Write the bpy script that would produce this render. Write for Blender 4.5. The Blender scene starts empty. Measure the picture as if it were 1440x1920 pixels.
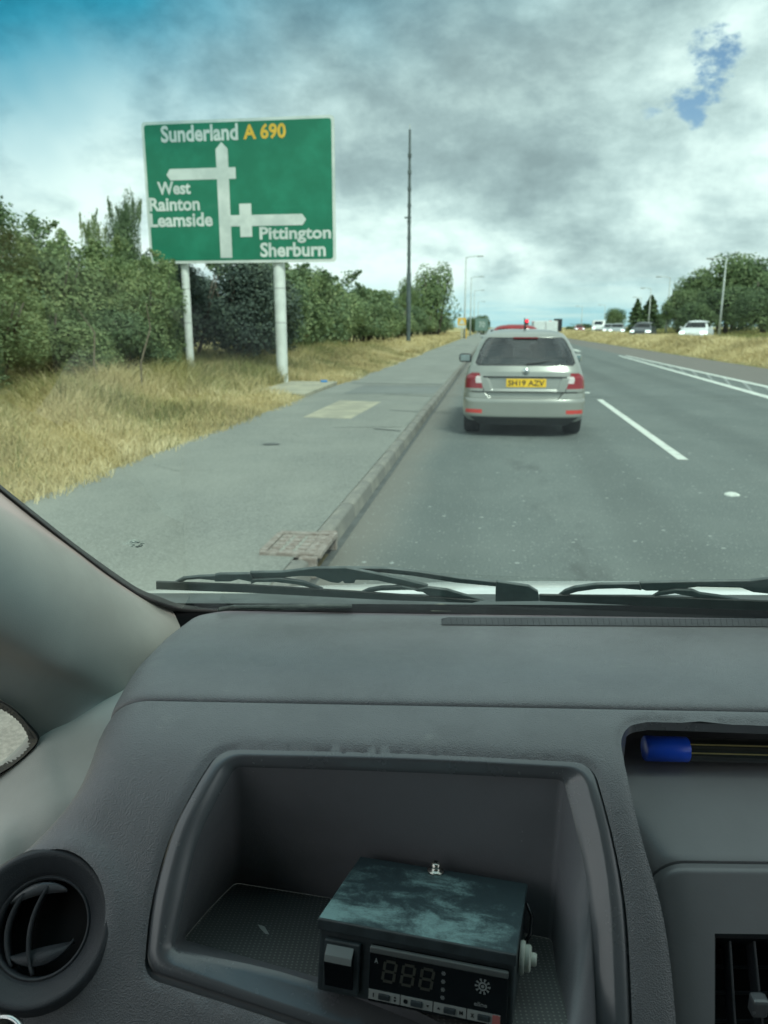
import bpy, bmesh, math, random
import numpy as np
from mathutils import Vector, Matrix, geometry
R = math.radians
random.seed(4); rng = np.random.default_rng(4)
scene = bpy.context.scene
COL = scene.collection

# ------------------------------------------------------------------ camera
PSI, PIT, F = R(7.87), R(13.53), 1442.0
EYE = np.array([0, 0, 1.5])
fw = np.array([-math.sin(PSI)*math.cos(PIT), math.cos(PSI)*math.cos(PIT), -math.sin(PIT)])
rt = np.array([math.cos(PSI), math.sin(PSI), 0.0]); up = np.cross(rt, fw)
cd = bpy.data.cameras.new('camera'); cam = bpy.data.objects.new('camera', cd); COL.objects.link(cam)
cam.location = (0, 0, 1.5); cam.rotation_euler = (R(90)-PIT, 0, PSI)
cd.sensor_fit = 'VERTICAL'; cd.sensor_height = 36; cd.lens = 36*F/1920
cd.clip_start = .02; cd.clip_end = 4000
cd.dof.use_dof = True; cd.dof.focus_distance = .85; cd.dof.aperture_fstop = 10
scene.camera = cam

# ------------------------------------------------------------------ sun, exposure
SUN_EL, SUN_AZ = 50, 148       # degrees; azimuth clockwise from +Y
sd = bpy.data.lights.new('sun', 'SUN'); sun = bpy.data.objects.new('sun', sd); COL.objects.link(sun)
sd.energy = 3.0; sd.angle = R(16); sd.color = (1, .95, .86)
sun.rotation_euler = (R(90-SUN_EL), 0, R(180-SUN_AZ))
scene.view_settings.view_transform = 'Standard'; scene.view_settings.look = 'None'
scene.view_settings.gamma = 1; scene.view_settings.use_curve_mapping = False
scene.view_settings.exposure = .30
scene.cycles.transparent_max_bounces = 16; scene.cycles.max_bounces = 8

def ray(a, b): return fw + rt*(a-720)/F + up*(960-b)/F
def aty(a, b, y):
    d = ray(a, b); return EYE + d*y/d[1]
def atz(a, b, z):
    d = ray(a, b); return EYE + d*(z-1.5)/d[2]
VY = PSI - R(2.2)                                  # heading of the van against the road
VX_ = np.array([math.cos(VY), math.sin(VY), 0]); VY_ = np.array([-math.sin(VY), math.cos(VY), 0])
def tov(p): return np.array([p@VX_, p@VY_, p[2]])
def vaty(a, b, y):
    d = ray(a, b); return tov(EYE + d*y/(d@VY_))
def vatp(a, b, z0, k, y0=0.):                       # on the sloping plane z = z0 - k*(Y-y0)
    d = tov(ray(a, b)); t = (z0-1.5+k*y0)/(d[2]+k*d[1]); return np.array([0, 0, 1.5])+d*t
def vhit(a, b, zf):
    d = tov(ray(a, b)); lo, hi = .2, 2.5
    for i in range(40):
        m = (lo+hi)/2; p = np.array([0, 0, 1.5])+d*m
        if p[2] > zf(p[0], p[1]): lo = m
        else: hi = m
    return p

# ------------------------------------------------------------------ node helpers
class NT:
    def __init__(s, tree): s.t = tree; s.n = tree.nodes; s.l = tree.links
    def new(s, ty, ins=None, **kw):
        n = s.n.new(ty)
        for k, v in kw.items(): setattr(n, k, v)
        for k, v in (ins or {}).items(): s.set(n.inputs[k], v)
        return n
    def set(s, inp, v):
        if isinstance(v, bpy.types.NodeSocket): s.l.new(v, inp)
        elif hasattr(v, 'outputs'): s.l.new(v.outputs[0], inp)
        else: inp.default_value = v
    def m(s, op, a, b=0., c=0., clamp=False):
        n = s.new('ShaderNodeMath', {0: a, 1: b, 2: c}, operation=op); n.use_clamp = clamp; return n.outputs[0]
    def vm(s, op, a, b=(0, 0, 0)):
        n = s.new('ShaderNodeVectorMath', {0: a, 1: b}, operation=op)
        return n.outputs['Value'] if op in ('DOT_PRODUCT', 'LENGTH') else n.outputs[0]
    def mix(s, f, a, b, bl='MIX'):
        n = s.new('ShaderNodeMix', data_type='RGBA', blend_type=bl)
        s.set(n.inputs[0], f); s.set(n.inputs[6], a); s.set(n.inputs[7], b); return n.outputs[2]
    def noise(s, vec, sc, det=4, ro=.55, dist=0.):
        return s.new('ShaderNodeTexNoise', {'Vector': vec, 'Scale': sc, 'Detail': det, 'Roughness': ro, 'Distortion': dist}).outputs[0]
    def ramp(s, f, stops, interp='LINEAR'):
        n = s.new('ShaderNodeValToRGB', {0: f}); e = n.color_ramp.elements; n.color_ramp.interpolation = interp
        while len(e) < len(stops): e.new(.5)
        for q, (p, c) in zip(e, stops):
            q.position = p; q.color = (*c, 1) if hasattr(c, '__len__') else (c, c, c, 1)
        return n.outputs[0]
    def mr(s, v, a, b, c=0., d=1., smooth=True):
        return s.new('ShaderNodeMapRange', {0: v, 1: a, 2: b, 3: c, 4: d}, interpolation_type='SMOOTHSTEP' if smooth else 'LINEAR').outputs[0]
MATS = {}
def mat(name, col, rough=.6, metal=0., spec=.5, var=.12, vs=6., bump=0., bs=40., bd=.01, coat=0., kind='noise', col2=None, emit=None, v_lo=.38, v_hi=.62):
    if name in MATS: return MATS[name]
    m = bpy.data.materials.new(name); m.use_nodes = True; MATS[name] = m
    t = NT(m.node_tree); p = t.n['Principled BSDF']
    co = t.new('ShaderNodeTexCoord').outputs['Object']
    c2 = col2 or tuple(max(0, c*(1-var)) for c in col)
    f = t.mr(t.noise(co, vs, 5, .6), v_lo, v_hi)
    t.set(p.inputs['Base Color'], t.mix(f, (*col, 1), (*c2, 1)))
    p.inputs['Roughness'].default_value = rough; p.inputs['Metallic'].default_value = metal
    p.inputs['Specular IOR Level'].default_value = spec; p.inputs['Coat Weight'].default_value = coat
    p.inputs['Coat Roughness'].default_value = .08
    if bump:
        if kind == 'leather':
            h = t.new('ShaderNodeTexVoronoi', {'Vector': co, 'Scale': bs}, feature='SMOOTH_F1').outputs[0]
        else: h = t.noise(co, bs, 3, .6)
        b = t.new('ShaderNodeBump', {'Strength': bump, 'Distance': bd, 'Height': h}); t.set(p.inputs['Normal'], b)
    if emit: p.inputs['Emission Color'].default_value = (*emit[0], 1); p.inputs['Emission Strength'].default_value = emit[1]
    return m
def leafmat(name, c_dark, c_mid, c_light, trans=.3, patch=.35, ps=.5, extra=None):
    m = bpy.data.materials.new(name); m.use_nodes = True; t = NT(m.node_tree); MATS[name] = m
    at = t.new('ShaderNodeAttribute', attribute_name='rnd').outputs['Fac']
    co = t.new('ShaderNodeTexCoord').outputs['Object']; geo = t.new('ShaderNodeNewGeometry').outputs['Position']
    f = t.m('ADD', t.m('MULTIPLY', at, 1-patch), t.m('MULTIPLY', t.mr(t.noise(geo, ps, 3), .3, .7), patch))
    c = t.ramp(f, [(0, c_dark), (.5, c_mid), (1, c_light)])
    if extra: c = t.mix(t.m('MULTIPLY', t.mr(t.vm('DOT_PRODUCT', geo, extra[0]), extra[1], extra[2]), 1.), c, (*extra[3], 1))
    d = t.new('ShaderNodeBsdfPrincipled', {'Base Color': c, 'Roughness': .6, 'Specular IOR Level': .25})
    tr = t.new('ShaderNodeBsdfTranslucent', {'Color': c})
    mx = t.new('ShaderNodeMixShader', {0: trans, 1: d, 2: tr}); t.set(t.n['Material Output'].inputs[0], mx)
    t.n.remove(t.n['Principled BSDF']); return m
def glassmat(name, tint, spec=1.0, band=False, rough=0.):
    m = bpy.data.materials.new(name); m.use_nodes = True; t = NT(m.node_tree); MATS[name] = m
    t.n.remove(t.n['Principled BSDF'])
    c = (*tint, 1)
    if band:                                       # blue sun strip along the top of the screen, deepest at its corner
        co = t.new('ShaderNodeTexCoord').outputs['Object']
        s = t.new('ShaderNodeSeparateXYZ', {0: co})
        wob = t.m('MULTIPLY', t.m('SUBTRACT', t.noise(co, 9, 3), .5), .05)
        q = t.m('ADD', t.m('SUBTRACT', s.outputs[2], t.m('MULTIPLY', s.outputs[0], .22)), wob)
        k = t.mr(q, 1.622, 1.735)
        c = t.mix(k, c, (.03, .30, .44, 1))
    tr = t.new('ShaderNodeBsdfTransparent', {0: c})
    gl = t.new('ShaderNodeBsdfGlossy', {0: (1, 1, 1, 1), 'Roughness': rough})
    fr = t.new('ShaderNodeFresnel', {0: 1.45})
    mx = t.new('ShaderNodeMixShader', {0: t.m('MULTIPLY', fr, spec, clamp=True), 1: tr, 2: gl})
    t.set(t.n['Material Output'].inputs[0], mx); return m

# ------------------------------------------------------------------ world
w = bpy.data.worlds.new('World'); scene.world = w; w.use_nodes = True
t = NT(w.node_tree); out = t.n['World Output']; bg = t.n['Background']
sky = t.new('ShaderNodeTexSky', sky_type='NISHITA', sun_disc=False, sun_elevation=R(SUN_EL), sun_rotation=R(SUN_AZ))
t.set(bg.inputs[0], sky); bg.inputs[1].default_value = .11
d = t.vm('NORMALIZE', t.new('ShaderNodeTexCoord').outputs['Generated'])
sep = t.new('ShaderNodeSeparateXYZ', {0: d}); dz = sep.outputs[2]
den = t.m('ADD', t.m('MAXIMUM', dz, 0.), .42)
pl = t.new('ShaderNodeCombineXYZ', {0: t.m('DIVIDE', sep.outputs[0], den), 1: t.m('DIVIDE', sep.outputs[1], den), 2: 0.}).outputs[0]
def blob(u, v, deg0, deg1):
    n = ray(u, v); n = n/np.linalg.norm(n)
    return t.mr(t.vm('DOT_PRODUCT', d, tuple(n)), math.cos(R(deg1)), math.cos(R(deg0)))
n1 = t.noise(pl, 2.0, 8, .60, .12); n2 = t.noise(pl, 6.5, 7, .62, .15); n3 = t.noise(t.vm('ADD', pl, (7, 3, 1)), .55, 3, .5)
n4 = t.noise(t.vm('MULTIPLY', d, (1, 1, 1.5)), 6.2, 8, .6, .12)
q = t.m('ADD', t.m('MULTIPLY', n1, .37), t.m('ADD', t.m('MULTIPLY', n2, .20), t.m('ADD', t.m('MULTIPLY', n3, .10), t.m('MULTIPLY', n4, .37))))
def add(q, b, k): return t.m('ADD', q, t.m('MULTIPLY', b, k))
q = add(q, blob(930, 40, 2, 17), -.062); q = add(q, blob(760, 300, 1, 7), -.03); q = add(q, blob(1040, 240, 1, 9), -.045); q = add(q, blob(480, 50, 2, 14), -.045)
q = t.m('ADD', q, .008); q = add(q, t.mr(dz, .03, .20, 1, 0), .012); q = add(q, blob(1370, 300, 2, 9), .055); q = add(q, blob(330, 250, 2, 12), .04); q = add(q, blob(740, 440, 1, 8), .04); q = add(q, blob(60, 340, 1, 8), .05)
c = t.ramp(q, [(.37, (.29, .34, .36)), (.43, (.38, .44, .46)), (.475, (.50, .565, .575)), (.515, (.62, .685, .69)), (.555, (.79, .84, .83)), (.60, (.96, .98, .95))])
bgc = t.new('ShaderNodeBackground', {0: c, 1: 1.0})
gap = t.m('MAXIMUM', blob(1345, 100, .2, 2.6), t.m('MULTIPLY', blob(1310, 182, .1, 2.4), .9))
gap = t.m('MAXIMUM', gap, t.m('MULTIPLY', blob(1230, 190, .1, 2.), .45))
gap = t.m('MAXIMUM', gap, t.m('MULTIPLY', t.mr(n3, .62, .72), .8))
gap = t.mr(t.m('ADD', gap, t.m('MULTIPLY', t.m('SUBTRACT', t.noise(t.vm('MULTIPLY', d, (1, 1, 1.6)), 26., 7, .66), .5), 3.0)), .55, 1.15); gap = t.m('MULTIPLY', gap, t.m('MAXIMUM', blob(1345, 100, .3, 5.), t.m('MAXIMUM', blob(1310, 182, .1, 4.), t.mr(n3, .6, .7))))
mx = t.new('ShaderNodeMixShader', {0: gap, 1: bgc, 2: bg})
low = t.new('ShaderNodeBackground', {0: t.mix(t.mr(t.noise(t.vm('MULTIPLY', d, (3, 3, 40)), 1.5, 5), .4, .65), (.36, .62, .70, 1), (.62, .76, .76, 1)), 1: 1.0})
hz = t.m('MULTIPLY', t.mr(dz, .005, .075, 1, 0), .9)
mx2 = t.new('ShaderNodeMixShader', {0: hz, 1: mx, 2: low})
t.set(out.inputs[0], mx2)

# ------------------------------------------------------------------ object helpers
def tag(o, label=None, cat=None, group=None, kind=None):
    if label: o['label'] = label
    if cat: o['category'] = cat
    if group: o['group'] = group
    if kind: o['kind'] = kind
    return o
def link(o, parent=None):
    COL.objects.link(o)
    if parent: o.parent = parent
    return o
def empty(name, loc=(0, 0, 0), rz=0., label=None, cat=None, group=None, mw=None):
    o = bpy.data.objects.new(name, None); link(o); o.empty_display_size = .2
    if mw is not None: o.matrix_world = mw
    else: o.location = loc; o.rotation_euler = (0, 0, rz)
    return tag(o, label, cat, group)
def mesh(name, V, Fc, m, parent=None, smooth=False, loc=None, bevel=0, sub=0, solid=0, attr=None, auto=None):
    me = bpy.data.meshes.new(name); me.from_pydata([tuple(map(float, v)) for v in V], [], [tuple(map(int, f)) for f in Fc])
    if m: me.materials.append(m)
    if smooth: me.polygons.foreach_set('use_smooth', [True]*len(me.polygons))
    if auto:
        bm = bmesh.new(); bm.from_mesh(me)
        for e in bm.edges:
            if len(e.link_faces) == 2 and e.calc_face_angle(0) > R(auto): e.smooth = False
        bm.to_mesh(me); bm.free(); me.polygons.foreach_set('use_smooth', [True]*len(me.polygons))
    me.validate(); me.update()
    o = bpy.data.objects.new(name, me); link(o, parent)
    if loc is not None: o.location = loc
    if solid:
        s = o.modifiers.new('s', 'SOLIDIFY'); s.thickness = solid; s.offset = 0
    if bevel:
        b = o.modifiers.new('b', 'BEVEL'); b.width = bevel; b.segments = 2; b.limit_method = 'ANGLE'
    if sub: s = o.modifiers.new('u', 'SUBSURF'); s.levels = s.render_levels = sub
    return o
class MB:
    def __init__(s): s.V = []; s.F = []
    def add(s, V, Fc):
        n = len(s.V); s.V += [tuple(v) for v in V]; s.F += [tuple(i+n for i in f) for f in Fc]; return s
    def box(s, c, d, rz=0., M=None):
        V = []
        for i in (-1, 1):
            for j in (-1, 1):
                for k in (-1, 1): V.append(Vector((i*d[0]/2, j*d[1]/2, k*d[2]/2)))
        Mx = Matrix.Translation(c) @ (M or Matrix.Rotation(rz, 4, 'Z'))
        return s.add([Mx@v for v in V], [(0, 1, 3, 2), (4, 6, 7, 5), (0, 4, 5, 1), (2, 3, 7, 6), (0, 2, 6, 4), (1, 5, 7, 3)])
    def tube(s, pts, rad, n=10, cap=True):
        pts = [Vector(p) for p in pts]; rad = rad if hasattr(rad, '__len__') else [rad]*len(pts)
        V = []; prev = None
        for i, p in enumerate(pts):
            tg = (pts[min(i+1, len(pts)-1)]-pts[max(i-1, 0)]).normalized()
            a = Vector((0, 0, 1)) if abs(tg.z) < .9 else Vector((1, 0, 0))
            x = tg.cross(a).normalized() if prev is None else (prev-tg*prev.dot(tg)).normalized()
            prev = x; y = tg.cross(x)
            V += [p+(x*math.cos(2*math.pi*k/n)+y*math.sin(2*math.pi*k/n))*rad[i] for k in range(n)]
        Fc = [(i*n+k, i*n+(k+1) % n, (i+1)*n+(k+1) % n, (i+1)*n+k) for i in range(len(pts)-1) for k in range(n)]
        if cap: Fc += [tuple(range(n-1, -1, -1)), tuple((len(pts)-1)*n+k for k in range(n))]
        return s.add(V, Fc)
    def lathe(s, prof, n=32, M=None):
        V = []; M = M or Matrix()
        for r, z in prof: V += [M@Vector((r*math.cos(2*math.pi*k/n), r*math.sin(2*math.pi*k/n), z)) for k in range(n)]
        return s.add(V, [(i*n+k, i*n+(k+1) % n, (i+1)*n+(k+1) % n, (i+1)*n+k) for i in range(len(prof)-1) for k in range(n)])
    def prism(s, pts, off):
        n = len(pts); off = Vector(off); A = [Vector(p) for p in pts]
        return s.add(A+[p+off for p in A], [tuple(range(n)), tuple(range(2*n-1, n-1, -1))]+[(k, k+n, (k+1) % n+n, (k+1) % n) for k in range(n)])
    def build(s, name, m, parent=None, **kw): return mesh(name, s.V, s.F, m, parent, **kw)
def gridmesh(rows):
    R_, N = len(rows), len(rows[0]); V = [p for r in rows for p in r]
    return V, [(i*N+j, i*N+j+1, (i+1)*N+j+1, (i+1)*N+j) for i in range(R_-1) for j in range(N-1)]
def cr(pts, n):
    """Catmull-Rom through the points, n samples spread evenly along the chord length"""
    P = np.array(pts, float); 
    if len(P) == 2: return P[0]+(P[1]-P[0])*np.linspace(0, 1, n)[:, None]
    Q = np.vstack([2*P[0]-P[1], P, 2*P[-1]-P[-2]]); L = np.r_[0, np.cumsum(np.linalg.norm(np.diff(P, axis=0), axis=1))]
    out = []
    for s_ in np.linspace(0, L[-1], n):
        i = min(np.searchsorted(L, s_, 'right')-1, len(P)-2); u = (s_-L[i])/(L[i+1]-L[i])
        a, b, c_, d_ = Q[i:i+4]; out.append(.5*((2*b)+(-a+c_)*u+(2*a-5*b+4*c_-d_)*u*u+(-a+3*b-3*c_+d_)*u**3))
    return np.array(out)
def copy_tree(o, parent=None):
    c_ = o.copy(); COL.objects.link(c_)
    if parent: c_.parent = parent
    for ch in list(o.children):
        copy_tree(ch, c_)
    return c_
def text(name, body, m, parent, rect, depth=.004, M=None, off=0.0, keep=False):
    """flat lettering fitted into rect = (x0, z0, x1, z1) of the parent's x-z plane, facing -y"""
    cu = bpy.data.curves.new(name, 'FONT'); cu.body = body; cu.extrude = 0; cu.offset = off; cu.resolution_u = 3
    tmp = bpy.data.objects.new(name, cu); COL.objects.link(tmp)
    dg = bpy.context.evaluated_depsgraph_get(); me = bpy.data.meshes.new_from_object(tmp.evaluated_get(dg))
    bpy.data.objects.remove(tmp); 
    V = np.array([v.co[:] for v in me.vertices]); lo, hi = V.min(0), V.max(0)
    x0, z0, x1, z1 = rect; sx = (x1-x0)/(hi[0]-lo[0]); sz = (z1-z0)/(hi[1]-lo[1])
    if keep: sx = sz = min(sx, sz)
    W = np.zeros_like(V); W[:, 0] = x0+(V[:, 0]-lo[0])*sx; W[:, 2] = z0+(V[:, 1]-lo[1])*sz; W[:, 1] = -depth
    Fc = [tuple(p.vertices) for p in me.polygons]
    if M is not None: W = [M@Vector(v) for v in W]
    return mesh(name, W, Fc, m, parent)

# ------------------------------------------------------------------ materials of the place
def asphalt(name, c1, c2, speck, dens=.045, lane=None, sc=1.0):
    m = bpy.data.materials.new(name); m.use_nodes = True; MATS[name] = m; t = NT(m.node_tree); p = t.n['Principled BSDF']
    co = t.new('ShaderNodeNewGeometry').outputs['Position']
    st = t.vm('MULTIPLY', co, (1, .12, 1))
    a = t.mix(t.mr(t.noise(co, .9, 5, .6), .35, .65), (*c1, 1), (*c2, 1))
    a = t.mix(t.m('MULTIPLY', t.mr(t.noise(st, 1.6, 4), .4, .65), .35), a, (*[x*.72 for x in c1], 1))
    a = t.mix(t.m('MULTIPLY', t.mr(t.noise(t.vm('ADD', co, (3, 9, 0)), .35, 6, .7, .8), .48, .62), .45), a, (*[x*.74 for x in c1], 1))
    a = t.mix(t.m('MULTIPLY', t.mr(t.noise(co, 2.6, 6, .75, 1.2), .56, .70), .4), a, (*[x*1.28 for x in c2], 1))
    a = t.mix(t.mr(t.noise(co, 70, 3, .7), .35, .7), a, (*[x*1.35 for x in c2], 1))
    if lane:                                       # dusty edge beside the kerb, polished wheel tracks
        x = t.new('ShaderNodeSeparateXYZ', {0: co}).outputs[0]
        wob = t.m('MULTIPLY', t.m('SUBTRACT', t.noise(co, .8, 3), .5), .35)
        e = t.mr(t.m('ADD', x, wob), -.98, -.45, 1, 0)
        a = t.mix(t.m('MULTIPLY', e, .75), a, (.19, .18, .155, 1))
        for cx in (-.35, 1.25, 3.3, 4.9):
            tr_ = t.mr(t.m('ABSOLUTE', t.m('SUBTRACT', t.m('ADD', x, t.m('MULTIPLY', wob, .3)), cx)), .12, .42, 1, 0)
            a = t.mix(t.m('MULTIPLY', tr_, .28), a, (*[q_*.70 for q_ in c1], 1))
        oil = t.m('MULTIPLY', t.mr(t.m('ABSOLUTE', t.m('SUBTRACT', x, .45)), .1, .5, 1, 0), t.mr(t.noise(t.vm('MULTIPLY', co, (1, .3, 1)), 2.2, 5, .7), .5, .68))
        a = t.mix(t.m('MULTIPLY', oil, .5), a, (.05, .055, .055, 1))
        e2 = t.mr(t.m('ADD', x, wob), 7.0, 7.3, 0, 1)
        a = t.mix(t.m('MULTIPLY', e2, .7), a, (.19, .165, .145, 1))
    v = t.new('ShaderNodeTexVoronoi', {'Vector': co, 'Scale': 9.*sc}, feature='F1')
    sel = t.m('GREATER_THAN', t.new('ShaderNodeSeparateColor', {0: v.outputs['Color']}).outputs[0], 1-dens*6)
    rad = t.m('MULTIPLY', t.new('ShaderNodeSeparateColor', {0: v.outputs['Color']}).outputs[1], .16)
    a = t.mix(t.m('MULTIPLY', sel, t.m('MULTIPLY', t.m('LESS_THAN', v.outputs[0], rad), .8)), a, (*speck, 1))
    v2 = t.new('ShaderNodeTexVoronoi', {'Vector': co, 'Scale': 38.*sc}, feature='F1')
    s2 = t.m('GREATER_THAN', t.new('ShaderNodeSeparateColor', {0: v2.outputs['Color']}).outputs[0], .8)
    a = t.mix(t.m('MULTIPLY', s2, t.m('MULTIPLY', t.m('LESS_THAN', v2.outputs[0], .3), .45)), a, (*speck, 1))
    t.set(p.inputs['Base Color'], a); p.inputs['Roughness'].default_value = .78; p.inputs['Specular IOR Level'].default_value = .35
    b = t.new('ShaderNodeBump', {'Strength': .8, 'Distance': .008, 'Height': t.noise(co, 120, 3, .7)}); t.set(p.inputs['Normal'], b)
    return m
ROAD = asphalt('road_asphalt', (.098, .118, .114), (.135, .155, .147), (.40, .44, .42), .085, lane=True)
PAVE = asphalt('pavement_asphalt', (.165, .178, .165), (.225, .235, .21), (.34, .35, .32), .01)
PATCH = asphalt('patch_asphalt', (.140, .155, .15), (.175, .19, .18), (.30, .32, .3), .01)
TAR = mat('tar_joint', (.10, .11, .105), .7, var=.3)
PAINT = mat('road_paint', (.66, .70, .64), .6, col2=(.42, .45, .42), vs=5, v_lo=.5, v_hi=.72, bump=.3, bs=90)
CONC = mat('pale_concrete', (.40, .38, .285), .85, col2=(.30, .29, .225), vs=3, bump=.3, bs=60)
KERB = mat('kerb_concrete', (.245, .238, .205), .85, col2=(.17, .17, .155), vs=4, bump=.4, bs=50)
KERBL = mat('kerb_worn_edge', (.255, .248, .214), .85, col2=(.175, .175, .158), vs=4, bump=.4, bs=50)
IRON = mat('rusty_iron', (.20, .165, .14), .7, col2=(.31, .28, .25), vs=25, bump=.4, bs=80)
IRON2 = mat('pale_dirt_in_grate', (.33, .33, .29), .9, var=.4, vs=20)
BLACK = mat('deep_black', (.006, .007, .008), .8)
STRAW = mat('grass_soil', (.44, .35, .16), .95, col2=(.26, .25, .10), vs=.7, bump=.6, bs=8, bd=.05)
GRASS = leafmat('dry_grass', (.21, .19, .09), (.57, .47, .235), (.82, .73, .46), .25, .55, .45)
GRASSG = leafmat('green_grass', (.09, .12, .04), (.24, .25, .09), (.50, .42, .18), .25, .5, .5)
LEAF = leafmat('hedge_leaf', (.06, .10, .06), (.16, .235, .12), (.33, .38, .19), .3, .35, .6)
LEAFY = leafmat('hawthorn_leaf', (.07, .115, .065), (.21, .285, .13), (.42, .46, .22), .32, .35, .8)
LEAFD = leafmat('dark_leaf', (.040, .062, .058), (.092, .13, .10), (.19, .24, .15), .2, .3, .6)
LEAFO = leafmat('tree_leaf', (.05, .085, .045), (.125, .19, .085), (.26, .33, .15), .25, .4, .12)
BARK = mat('bark', (.12, .10, .08), .9, var=.4, vs=12, bump=.6, bs=25)
WOODP = mat('dead_stem', (.20, .17, .12), .9, var=.3, vs=12)
GALV = mat('galvanised_steel', (.46, .50, .48), .55, .35, var=.2, vs=2, bump=.1, bs=20)
POSTM = mat('pale_painted_post', (.70, .74, .70), .6, .1, var=.15, vs=3)
GRNMAST = mat('dark_mast_steel', (.10, .13, .13), .6, .3, var=.3, vs=2)
SIGNG = mat('sign_green', (.003, .145, .078), .42, col2=(.010, .20, .115), vs=1.3, v_lo=.4, v_hi=.75, bump=.05, bs=6)
SIGNW = mat('sign_white', (.60, .64, .60), .45, col2=(.47, .52, .49), vs=1.6)
SIGNY = mat('sign_yellow', (.72, .43, .045), .45, var=.15)
SIGNB = mat('sign_back_grey', (.36, .38, .37), .6, .3)

# ------------------------------------------------------------------ ground, road, pavement
def gz(x, y):
    if x < -3.7: return .12+.035*min(-3.7-x, 8) + .02*math.sin(x*2.1+y*.7)*min(1, (-3.7-x))
    if x < 10.05: return -.03
    xs = [10.05, 10.5, 12.4, 13.4, 14.0, 22, 23, 32, 60]; zs = [.02, .14, .66, .52, .42, .42, .5, 1.0, 1.1]
    return float(np.interp(x, xs, zs))
xs = [-900, -300, -90, -40, -20, -12, -10.5, -9, -8, -7, -6, -5, -4.3, -3.7, -3.69, 0, 10.04, 10.06, 10.5, 11, 11.7, 12.4, 13, 13.4, 14, 18, 22, 23, 27, 32, 60, 160, 900]
ys = list(np.arange(-16, 60, 2.))+[66, 75, 90, 120, 160, 220, 320, 500, 900, 2200]
V, Fc = gridmesh([[(x, y, gz(x, y)) for x in xs] for y in ys])
tag(mesh('ground', V, Fc, STRAW, smooth=True), kind='structure')
def sheet(name, pts, z, m, parent=None, kind='structure'):
    o = mesh(name, [(p[0], p[1], z) for p in pts], [tuple(range(len(pts)))], m, parent)
    if kind and not parent: tag(o, kind=kind)
    return o
def strip(name, x0, x1, y0, y1, z, m, n=40, kind='structure', th=0.):
    yy = y0+(y1-y0)*np.linspace(0, 1, n)**2
    V, Fc = gridmesh([[(x0, y, z), (x1, y, z)] for y in yy]); return tag(mesh(name, V, Fc, m), kind=kind)
road = strip('road', -1.06, 10.3, -14, 1400, 0, ROAD)
pavement = strip('pavement', -3.72, -1.17, -14, 420, .12, PAVE)
tag(mesh('opposite_road', *gridmesh([[(14.2, y, .45), (21.6, y, .45)] for y in (-10, 60, 200, 1400)]), ROAD), kind='structure')
# patch repairs and joints on the pavement
for i, (x0, x1, y0, y1) in enumerate([(-3.1, -1.2, 16.2, 18.6), (-2.2, -1.2, 10.6, 16.1)]):
    sheet('pavement_patch', [(x0, y0), (x1, y0+.25), (x1, y1), (x0, y1-.15)], .124, PATCH if i != 1 else PAVE, pavement)
for (x0, x1, y, w_) in [(-3.5, -1.2, 19.3, .10), (-3.1, -1.2, 18.6, .06), (-2.2, -1.2, 16.1, .05), (-1.7, -1.2, 13.0, .06), (-1.6, -1.2, 10.55, .05)]:
    sheet('tar_joint', [(x0, y-w_/2), (x1, y-.2-w_/2), (x1, y-.2+w_/2), (x0, y+w_/2)], .128, TAR, pavement)
sheet('tar_spot', [(-2.72, 8.9), (-2.62, 8.86), (-2.52, 8.9), (-2.5, 8.98), (-2.62, 9.03), (-2.7, 8.99)], .128, TAR, pavement)
def crack(pts, w_, z=.1275):
    V = []; P = cr(pts, 60); P[:, 0] += rng.normal(0, .008, 60); P[:, 1] += rng.normal(0, .02, 60)
    for i, p in enumerate(P): V += [(p[0]-w_*rng.uniform(.2, 1), p[1]-w_*.5, z), (p[0]+w_*rng.uniform(.2, 1), p[1]+w_*.5, z)]
    mesh('crack', V, [(2*i, 2*i+1, 2*i+3, 2*i+2) for i in range(59)], TAR, pavement)
crack([(-3.3, 9.6), (-2.7, 9.9), (-2.2, 9.5), (-1.5, 9.8)], .004); crack([(-3.4, 7.4), (-3.0, 7.1), (-2.7, 7.2)], .003)
def thickslab(name, pts, z0, z1, m, parent=None, bevel=.01):
    return MB().prism([(x, y, z0) for x, y in pts], (0, 0, z1-z0)).build(name, m, parent, bevel=bevel)
tag(thickslab('concrete_slab', [(-2.91, 11.8), (-2.13, 11.7), (-2.05, 14.4), (-2.88, 14.6)], .1, .131, CONC), 'pale yellow concrete cover slab set flush in the middle of the footway', 'concrete slab')
tag(thickslab('concrete_slab', [(-4.95, 15.3), (-3.72, 15.3), (-3.80, 19.0), (-4.95, 18.9)], .05, .19, CONC), 'pale concrete pad between the right sign post and the footway edge', 'concrete slab')
tag(MB().box((-4.05, 18.6, .215), (.16, .10, .05), .4).build('litter', mat('blue_plastic', (.02, .22, .55), .4), bevel=.01), 'crumpled bit of blue litter on the concrete pad by the sign post', 'litter')
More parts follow.
